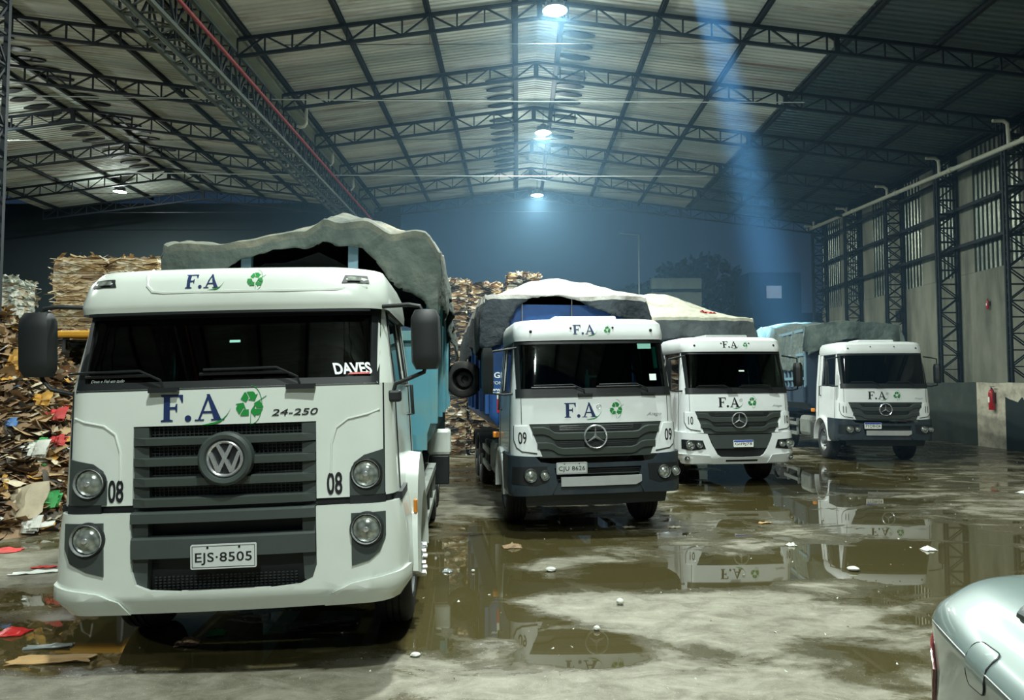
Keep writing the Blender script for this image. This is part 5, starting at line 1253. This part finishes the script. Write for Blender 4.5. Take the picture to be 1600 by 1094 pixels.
# ------------------------------------------------------------------ loose paper heap
SCRAP = {}
for nm, c in (('scrap_tan', (.46, .31, .16)), ('scrap_brown', (.28, .18, .1)), ('scrap_white', (.75, .76, .7)), ('scrap_dark', (.06, .05, .04)), ('scrap_red', (.6, .05, .05)), ('scrap_green', (.05, .35, .1)), ('scrap_blue', (.1, .25, .55)), ('scrap_pale', (.62, .54, .38)), ('scrap_orange', (.65, .35, .06))):
    simple(nm, c, .7, noise_amt=.25, scale=8, dirt=(.15, .12, .08), dirt_amt=.5, dirt_scale=4)
def heap():
    cx, cy = -9.3, 12.9
    def hz(x, y):
        d = math.sqrt(((x - cx) / 3.3) ** 2 + ((y - cy) / 4.2) ** 2)
        return max(-.1, 3.5 * (1 - d ** 1.05) + .25 * noise.noise((x * 1.3, y * 1.3, 0)) * (1 - min(d, 1)))
    m = MB(); rows = [[(x, y, hz(x, y)) for x in np.arange(cx - 3.6, cx + 3.61, .15)] for y in np.arange(cy - 4.4, cy + 4.4, .15)]; m.grid(rows)
    o = m.build('paper_heap', 'scrap_brown', smooth=True); tag(o, 'big sloping heap of loose waste paper and cardboard beside truck 08', 'paper heap', kind='stuff')
    s = MB(); rr = random.Random(9); names = ['scrap_tan', 'scrap_brown', 'scrap_white', 'scrap_dark', 'scrap_red', 'scrap_green', 'scrap_blue', 'scrap_pale', 'scrap_orange']
    wts = [30, 34, 5, 30, .5, .4, .4, 10, 5]
    def scrap(mb, p, sz, mi, tilt=.55):
        u = Vector((rr.uniform(-1, 1), rr.uniform(-1, 1), rr.uniform(-tilt, tilt))).normalized(); v = u.cross(Vector((rr.uniform(-tilt, tilt), rr.uniform(-tilt, tilt), 1))).normalized(); w_ = u.cross(v)
        n = 3; L, W = sz * rr.uniform(.6, 1.4), sz * rr.uniform(.35, .9); cu = rr.uniform(-.35, .35); g = []
        for i in range(n + 1):
            row = []
            for j in range(n + 1):
                a, b = (i / n - .5), (j / n - .5); row.append(p + u * a * L * (1 + rr.uniform(-.1, .1)) + v * b * W * (1 + rr.uniform(-.1, .1)) + w_ * (cu * L * (a * a + b * abs(b)) + rr.uniform(-.02, .02) * sz * 2))
            g.append(row)
        mb.grid(g, mi=mi)
    cnt = 0
    while cnt < 8000:
        x = rr.uniform(cx - 3.4, cx + 3.4); y = rr.uniform(cy - 4.3, cy + 1.5); z = hz(x, y)
        if z < 0: continue
        cnt += 1; scrap(s, Vector((x, y, z + rr.uniform(.0, .12))), rr.choice([.08, .12, .16, .22, .3]), rr.choices(range(9), wts)[0])
    o2 = s.build('loose_scraps', names, o, fix=False, smooth=True); o2['kind'] = 'stuff'
    # single pieces one can point at
    big = [(30, 775, 'scrap_pale', .75, 'large folded cardboard sheet lying open low on the paper heap'), (85, 650, 'scrap_red', .3, 'crumpled red and white bag on the paper heap'), (55, 705, 'scrap_white', .34, 'crumpled white plastic bag on the slope of the heap'), (75, 780, 'scrap_green', .36, 'crumpled green bag low on the paper heap'),
           (65, 690, 'scrap_green', .16, 'small green wrapper above the white plastic bag'), (50, 822, 'scrap_white', .25, 'white and green printed carton at the foot of the heap'), (15, 660, 'scrap_blue', .2, 'blue and white packet on the heap, level with the red bag'), (90, 690, 'scrap_red', .2, 'dull red carton scrap near the middle of the heap'),
           (20, 570, 'scrap_orange', .6, 'orange-brown crushed box high on the heap'), (60, 625, 'scrap_orange', .25, 'bright orange scrap under the black wing mirror')]
    for px, py, mt, sz, lab in big:
        best = None
        for Y in np.arange(8.3, 15, .05):
            q = P(px, py, Y)
            if q.z < hz(q.x, q.y) + .05: best = P(px, py, Y - .12); break
        if best is None: continue
        mm = MB(); rr.seed(px * 7 + py)
        for k in range(5 if 'cardboard' not in lab else 2):
            u = Vector((1, .1 * k, .25 - .1 * k)).normalized(); v = Vector((.1, .35, .9)).normalized(); p = Vector((rr.uniform(-.2, .2), rr.uniform(-.1, .1), rr.uniform(-.2, .2))) * sz; g = []
            w2 = u.cross(v)
            for i in range(6):
                g.append([p + u * (i / 5 - .5) * sz * (1.2 if k == 0 else .7) + v * (j / 5 - .5) * sz * (.7 if k == 0 else .45) - w2 * (rr.uniform(-.07, .07) * sz + .15 * sz * math.sin(i * 1.3 + k)) for j in range(6)])
            mm.grid(g)
        oo = mm.build('paper_scrap', mt, loc=tuple(best), smooth=True, fix=False); tag(oo, lab, 'waste piece')
heap()

# ------------------------------------------------------------------ loader behind the heap
def loader():
    r = empty('wheel_loader', (-8.55, 15.5, 0), 0); tag(r, 'yellow-roofed wheel loader with a dark glazed cab behind the paper heap', 'loader')
    m = MB(); m.box((0, 0, 3.12), (1.5, 1.5, .14)); m.build('cab_roof', 'loader_yellow', r, bevel=.04)
    m = MB()
    for x in (-.62, .62):
        for y in (-.62, .62): m.bar((x * 1.08, y * 1.05, 1.5), (x, y, 3.06), .09)
    m.box((0, -.66, 1.55), (1.34, .08, .12)); m.box((0, .0, 1.45), (1.4, 1.4, .1)); m.build('cab_frame', 'chassis_black', r)
    m = MB(); m.box((0, -.66, 2.3), (1.2, .02, 1.4)); m.box((-.66, 0, 2.3), (.02, 1.2, 1.4)); m.box((.66, 0, 2.3), (.02, 1.2, 1.4)); m.build('cab_window', 'windscreen_glass', r)
    m = MB(); m.box((.1, .25, 2.0), (.5, .14, .7)); m.box((.1, 0, 1.7), (.5, .5, .14)); m.build('driver_seat', 'black_plastic', r, bevel=.04)
    m = MB(); m.box((0, 1.6, 1.35), (1.4, 2.0, .9)); m.box((0, -1.2, 1.0), (.9, 1.6, .7)); m.build('body', 'loader_yellow', r, bevel=.06)
    for x in (-.95, .95):
        for y in (-1.3, 1.6): wheel(r, x, y, .72, .45, 1 if x > 0 else -1, 'loader_yellow')
    m = MB(); m.bar((-.4, -1.4, 1.3), (-.4, -2.6, .7), .16, .26); m.bar((.4, -1.4, 1.3), (.4, -2.6, .7), .16, .26); m.build('lift_arm', 'loader_yellow', r)
    m = MB(); m.tube([(-.2, -.75, 2.1), (-.05, -.75, 2.75), (.12, -.75, 2.85), (.15, -.75, 2.6)], .02, 6); m.build('wiper', 'chrome', r)
loader()
# ------------------------------------------------------------------ litter on the floor
def litter():
    rr = random.Random(21)
    items = [(92, 1026, 'tan_board', .36, .07, 'flat orange-brown cardboard strip lying in the puddle by the wheel of truck 08'), (85, 1006, 'foil_plastic', .2, .1, 'crumpled shiny plastic bag beside the orange cardboard strip'),
             (30, 985, 'red_plastic', .22, .05, 'red wrapper in the puddle at the picture edge'), (15, 860, 'scrap_red', .3, .05, 'dark red crumpled sack on the floor at the foot of the heap'), (75, 885, 'scrap_red', .16, .06, 'small red scrap beside a white strip near truck 08'),
             (62, 893, 'paper_white', .3, .02, 'long white strip on the floor near the bumper of truck 08'), (860, 889, 'stone_white', .12, .05, 'pale flat stone in the middle of the wet floor'), (966, 939, 'stone_white', .08, .06, 'small round white stone on the wet floor'),
             (800, 852, 'scrap_brown', .25, .06, 'reddish-brown leaf litter in front of truck 09'), (1440, 855, 'paper_white', .16, .05, 'crumpled white paper on the open floor'), (1390, 710, 'pale_board', .95, .12, 'pale broken board under the bumper of truck 11'), (1230, 849, 'stone_white', .12, .05, 'white crumpled wrapper on the floor in front of truck 10'),
             (1324, 887, 'stone_white', .14, .05, 'small pale lump at the edge of the long puddle'), (930, 978, 'stone_white', .06, .04, 'tiny white pebble in the sharp-edged puddle'), (652, 1018, 'stone_white', .08, .03, 'tiny pale chip in the brown puddle'), (1190, 815, 'tan_board', .2, .02, 'small dark cardboard flap on the damp floor'),
             (1590, 768, 'paper_white', .25, .05, 'white rag on the floor at the far edge'), (700, 890, 'foil_plastic', .1, .04, 'shiny scrap beside the wheel of truck 08'), (980, 822, 'pale_board', .18, .02, 'pale torn paper just in front of truck 09'), (1050, 822, 'pale_board', .2, .02, 'torn paper in front of the corner wheel of truck 09'),
             (740, 890, 'stone_white', .04, .03, 'tiny white crumb in the puddle beside truck 08'), (300, 1000, 'scrap_brown', .18, .05, 'brown scrap under the front of truck 08'), (345, 985, 'scrap_green', .15, .04, 'green scrap under the front of truck 08'), (45, 935, 'stone_white', .05, .02, 'tiny white crumb at the front corner of truck 08')]
    for px, py, mt, sz, h, lab in items:
        c = G(px, py); m = MB(); n = 7; rr.seed(px + py); g = []
        flat = h <= .02 or 'strip' in lab or 'board' in lab
        ex = 1.6 if 'strip' in lab else 1
        if 'stone' in mt and 'stone' in lab or 'pebble' in lab or 'chip' in lab or 'crumb' in lab or 'lump' in lab:
            rows = []
            for i in range(1, 7):
                th = math.pi * i / 7; rows.append([(sz / 2 * math.sin(th) * math.cos(a) * rr.uniform(.85, 1.1), sz / 2.4 * math.sin(th) * math.sin(a) * rr.uniform(.85, 1.1), h / 2 + h / 2 * math.cos(th)) for a in [2 * math.pi * k / 9 for k in range(9)]])
            m.grid(rows, closed_u=True); m.f.append(tuple(range(9))); m.mi.append(0); m.f.append(tuple(45 + k for k in range(9))); m.mi.append(0)
        else:
            ax = rr.uniform(0, .5)
            for i in range(n):
                row = []
                for j in range(n):
                    a, b = i / (n - 1) - .5, j / (n - 1) - .5; x = a * sz * ex * (1 + rr.uniform(-.12, .12)); y = b * sz * (.45 if flat else .8) * (1 + rr.uniform(-.15, .15))
                    z = .006 + (abs(rr.gauss(0, .008)) if flat else h * max(0, (1 - (2 * a) ** 2 * .9) * (1 - (2 * b) ** 2 * .9)) * rr.uniform(.35, 1.1))
                    row.append((x * math.cos(ax) - y * math.sin(ax), x * math.sin(ax) + y * math.cos(ax), z))
                g.append(row)
            m.grid(g); g2 = [[(x, y, max(0, z - .006)) for x, y, z in row] for row in g]; m.grid(g2)
        o = m.build('litter_scrap', mt, loc=(c.x, c.y, .001), smooth=False, fix=False); tag(o, lab, 'litter piece')
    # fine crumbs
    m = MB()
    for k in range(500):
        y = rr.uniform(4.6, 22); x = rr.uniform(-5 * y / 8, 11 * y / 14) if rr.random() < .8 else rr.uniform(-9, -3); s = rr.uniform(.004, .013)
        if x > 15.5 or x < -4: continue
        m.add([(x + s * rr.uniform(-1.5, 1.5), y + s * rr.uniform(-1.5, 1.5), 0 if q < 3 else s) for q in range(4)], [(0, 1, 2), (0, 1, 3), (1, 2, 3), (2, 0, 3)])
    o = m.build('floor_grit', 'stone_white', fix=False); tag(o, 'tiny pale crumbs and grit strewn over the wet concrete floor', 'grit', kind='stuff')
    p = loc_of(T3L, R(7), .35, 2.9, 0); m = MB()
    z = 3.86
    for k, (dx, dz, s) in enumerate(((0, 0, .09), (.13, .0, .08), (-.07, .05, .06), (.22, .0, .06))):
        m.add([(dx - s, -.05, z + dz - s * .35), (dx + s, -.02, z + dz - s * .3), (dx + s * .8, .06, z + dz + s * .4), (dx - s * .7, .05, z + dz + s * .5), (dx, -.08, z + dz + s * .2)], [(0, 1, 4), (1, 2, 4), (2, 3, 4), (3, 0, 4), (3, 2, 1, 0)])
    o = m.build('red_rag', 'red_plastic', loc=(p.x, p.y - .1, 0)); tag(o, 'small red rag caught on the sand-coloured tarpaulin of truck 10', 'rag')
litter()
# ------------------------------------------------------------------ silver car, rear quarter towards the camera
def car():
    CX, CY = 2.55, 3.22
    root = empty('car', (CX, CY, 0), R(CAR_RZ), (1, 1, 1.165)); tag(root, 'silver car showing its rear quarter, red tail lamp and fuel flap', 'car')
    # stations from the tail forwards: y, half-width scale, z of deck centre, z of shoulder, z of crease, tuck
    st = [(.0, .70, .92, .90, .80, .40), (-.05, .84, 1.03, 1.00, .90, .30), (-.16, .925, 1.12, 1.08, .945, .26), (-.35, .965, 1.13, 1.075, .94, .24), (-.6, .985, 1.12, 1.04, .93, .22),
          (-1.0, 1.0, 1.10, 1.02, .91, .2), (-1.6, 1.0, 1.07, 1.01, .90, .2), (-2.4, 1.0, 1.02, 1.0, .88, .2), (-3.2, 1.0, .98, .96, .86, .2), (-3.9, .97, .92, .88, .80, .22), (-4.3, .90, .80, .76, .70, .26), (-4.5, .75, .62, .6, .58, .32)]
    rows = []
    for y, k, zd, zs, zc, zb in st:
        h = .88 * k; half = [(0, zd), (h * .45, zd - .005), (h * .72, zd - .02), (h * .83, zs - .015), (h * .91, zs - .055), (h * .96, (zs + zc) / 2 - .015), (h * .995, zc + .005), (h * 1.0, zc - .02), (h * .985, zc - .12), (h * .99, zc - .28), (h * .985, zb + .08), (h * .93, zb - .02), (0, zb - .03)]
        rows.append([(x, y, z) for x, z in half] + [(-x, y, z) for x, z in reversed(half[1:-1])])
    m = MB(); m.grid(rows, closed_u=True); n = len(rows[0]); m.f.append(tuple(range(n))); m.mi.append(0); m.f.append(tuple((len(rows) - 1) * n + k for k in range(n))); m.mi.append(0)
    body = m.build('body', 'car_silver', root, smooth=False, subsurf=2)
    for p in body.data.polygons: p.use_smooth = True
    # greenhouse
    gh = [(-.12, .45, 1.06, 1.10, .5), (-.38, .60, 1.04, 1.18, .5), (-.72, .69, 1.02, 1.29, .53), (-1.15, .74, 1.1, 1.40, .58), (-1.9, .77, 1.06, 1.45, .58), (-2.6, .77, 1.02, 1.42, .56), (-3.1, .74, .98, 1.25, .58), (-3.6, .68, .94, .98, .6)]
    rows = []
    for y, hw, zb, zt, tw in gh:
        t = tw if zt - zb > .1 else hw * .95
        rows.append([(-hw, y, zb - .05), (-hw * .98, y, zb + .02), (-(hw * .35 + t * .65), y, zb + (zt - zb) * .65), (-t, y, zt - .03), (-t * .6, y, zt), (0, y, zt + .01), (t * .6, y, zt), (t, y, zt - .03), (hw * .35 + t * .65, y, zb + (zt - zb) * .65), (hw * .98, y, zb + .02), (hw, y, zb - .05)])
    m = MB(); m.grid(rows); g = m.build('cabin', 'car_silver', root, subsurf=2)
    for p in g.data.polygons: p.use_smooth = True
    bpy.context.view_layer.update(); dg = bpy.context.evaluated_depsgraph_get()
    def tree_of(o):
        bm = bmesh.new(); bm.from_mesh(o.evaluated_get(dg).data); t = BVHTree.FromBMesh(bm); bm.free(); return t
    tb, tg = tree_of(body), tree_of(g)
    def side(y, z, off, trees=(tb,), s=-1):
        best = None
        for t in trees:
            h = t.ray_cast(Vector((s * 3, y, z)), Vector((-s, 0, 0)))
            if h[0] is not None and (best is None or h[0].x * s > best[0].x * s): best = h
        if best is None: return Vector((s * .6, y, z))
        nn = best[1] if best[1].x * s > 0 else -best[1]; return best[0] + nn * off
    # chrome-edged rear side window
    for s in (-1, 1):
        wnd = [(-.86, 1.20), (-.93, 1.16), (-1.2, 1.145), (-2.3, 1.09), (-2.25, 1.34), (-1.5, 1.385), (-1.2, 1.36)]
        wnd = [(-.57, 1.105), (-.63, 1.055), (-1.2, 1.045), (-2.3, 1.04), (-2.2, 1.33), (-1.5, 1.37), (-1.0, 1.31), (-.66, 1.21)]
        bm = flat_polys([wnd]); bmesh.ops.triangulate(bm, faces=bm.faces)
        conform(bm, lambda y, z, o: side(y, z, o, (tb, tg), s), list(np.arange(-2.3, -.5, .08)), list(np.arange(1.06, 1.38, .04)), .004, .004).build('side_window', 'dark_glass' if False else 'black_plastic', root, smooth=True)
        m = MB(); q = []
        for a, b in zip(wnd, wnd[1:] + wnd[:1]):
            for k in range(4): q.append(side(a[0] + (b[0] - a[0]) * k / 4, a[1] + (b[1] - a[1]) * k / 4, .008, (tb, tg), s))
        m.tube(q, .013, 6, closed=True); m.build('window_trim', 'car_chrome', root, smooth=True)
    # fuel flap
    fl = rrect(-.77, -.62, -.10, .03, .03, 5)
    bm = flat_polys([fl]); bmesh.ops.triangulate(bm, faces=bm.faces)
    def slant(y, t, off):
        d = Vector((.78, 0, -.62)); u = Vector((.62, 0, .78)); c0 = Vector((-.80, y, .93)) + u * t
        h = tb.ray_cast(c0 - d * 1.5, d)
        if h[0] is None: return side(y, .95, off)
        nn = h[1] if h[1].dot(d) < 0 else -h[1]; return h[0] + nn * off
    o = conform(bm, slant, list(np.arange(-.76, -.62, .02)), list(np.arange(-.10, .04, .02)), .0015, .003).build('fuel_flap', 'car_silver', root, smooth=True)
    m = MB(); q = []
    for a, b in zip(fl, fl[1:] + fl[:1]):
        for k in range(2): q.append(slant(a[0] + (b[0] - a[0]) * k / 2, a[1] + (b[1] - a[1]) * k / 2, .003))
    m.tube(q, .003, 5, closed=True); m.build('flap_gap', 'black_plastic', o)
    # tail lamp wrapping the corner
    for s in (-1, 1):
        tl = [(-.005, .86), (-.02, .78), (-.03, .66), (-.12, .58), (-.2, .68), (-.24, .77), (-.16, .84), (-.04, .87)]
        bm = flat_polys([tl]); bmesh.ops.triangulate(bm, faces=bm.faces)
        conform(bm, lambda y, z, o: side(y, z, o, (tb,), s), list(np.arange(-.24, 0, .02)), list(np.arange(.58, .9, .03)), .002, .012).build('tail_lamp', 'car_red_lamp', root, smooth=True)
    # panel gaps: boot lid, bumper, door
    m = MB(); m.tube([side(y, .94 - .05 * abs(y + .35), .0) for y in np.arange(-.12, -2.6, -.1)], .0035, 6); m.build('waist_crease', 'steel_grey', root, smooth=True)
    for s in (-1, 1):
        for y in (-.95, -3.6): wheel(root, s * .80, y, .32, .21, s, 'chrome')
    m = MB(); m.box((0, -2.2, .35), (1.5, 3.6, .2)); m.build('underbody', 'black_plastic', root)
CAR_RZ = -8
car()

# ------------------------------------------------------------------ haze hanging in the far half of the shed, and an added light whose beam draws the blue streak
def haze():
    m = bpy.data.materials.new('night_haze'); m.use_nodes = True; N = m.node_tree.nodes; L = m.node_tree.links; N.remove(N['Principled BSDF'])
    v = N.new('ShaderNodeVolumeScatter'); v.inputs['Color'].default_value = (.35, .68, 1, 1); v.inputs['Density'].default_value = .0055; v.inputs['Anisotropy'].default_value = .2
    L.new(v.outputs[0], N['Material Output'].inputs['Volume']); MATS['night_haze'] = m
    b = MB(); b.box((4, 29.5, 6.3), (24.6, 26, 12.3)); o = b.build('haze', 'night_haze'); o['kind'] = 'stuff'; tag(o, 'thin blue haze hanging under the roof around the far trucks', 'haze', kind='stuff'); o['kind'] = 'stuff'
    p = Vector((4.5, 17.4, 11.75)); q = Vector((10.3, 28.5, 3.6))
    r_ = empty('added_beam_lamp', p); tag(r_, 'added bluish light under the roof, makes the blue streak down towards truck 11', 'added_beam_lamp')
    d = (q - p).to_track_quat('-Z', 'Y'); h = MB(); h.lathe([(.001, .3), (.2, .28), (.38, .05), (.42, -.02), (.40, -.02), (.36, .03), (.001, .05)], (0, 0, 0), 'z', 20); hh = h.build('housing', 'lamp_housing', r_, smooth=True); hh.rotation_mode = 'QUATERNION'; hh.rotation_quaternion = d
    g = MB(); g.cyl((0, 0, .1), (0, 0, roof_z(p.x) + .1 - p.z), .02, 6); g.build('bracket', 'wire_black', r_)
    l = bpy.data.lights.new('added_beam_light', 'AREA'); l.shape = 'DISK'; l.size = .75; l.spread = R(12); l.energy = 480; l.color = (.36, .70, 1.0)
    lo = bpy.data.objects.new('added_beam_light', l); COL.objects.link(lo); lo.parent = r_; lo.rotation_mode = 'QUATERNION'; lo.rotation_quaternion = d; lo.location = (q - p).normalized() * .1
haze()
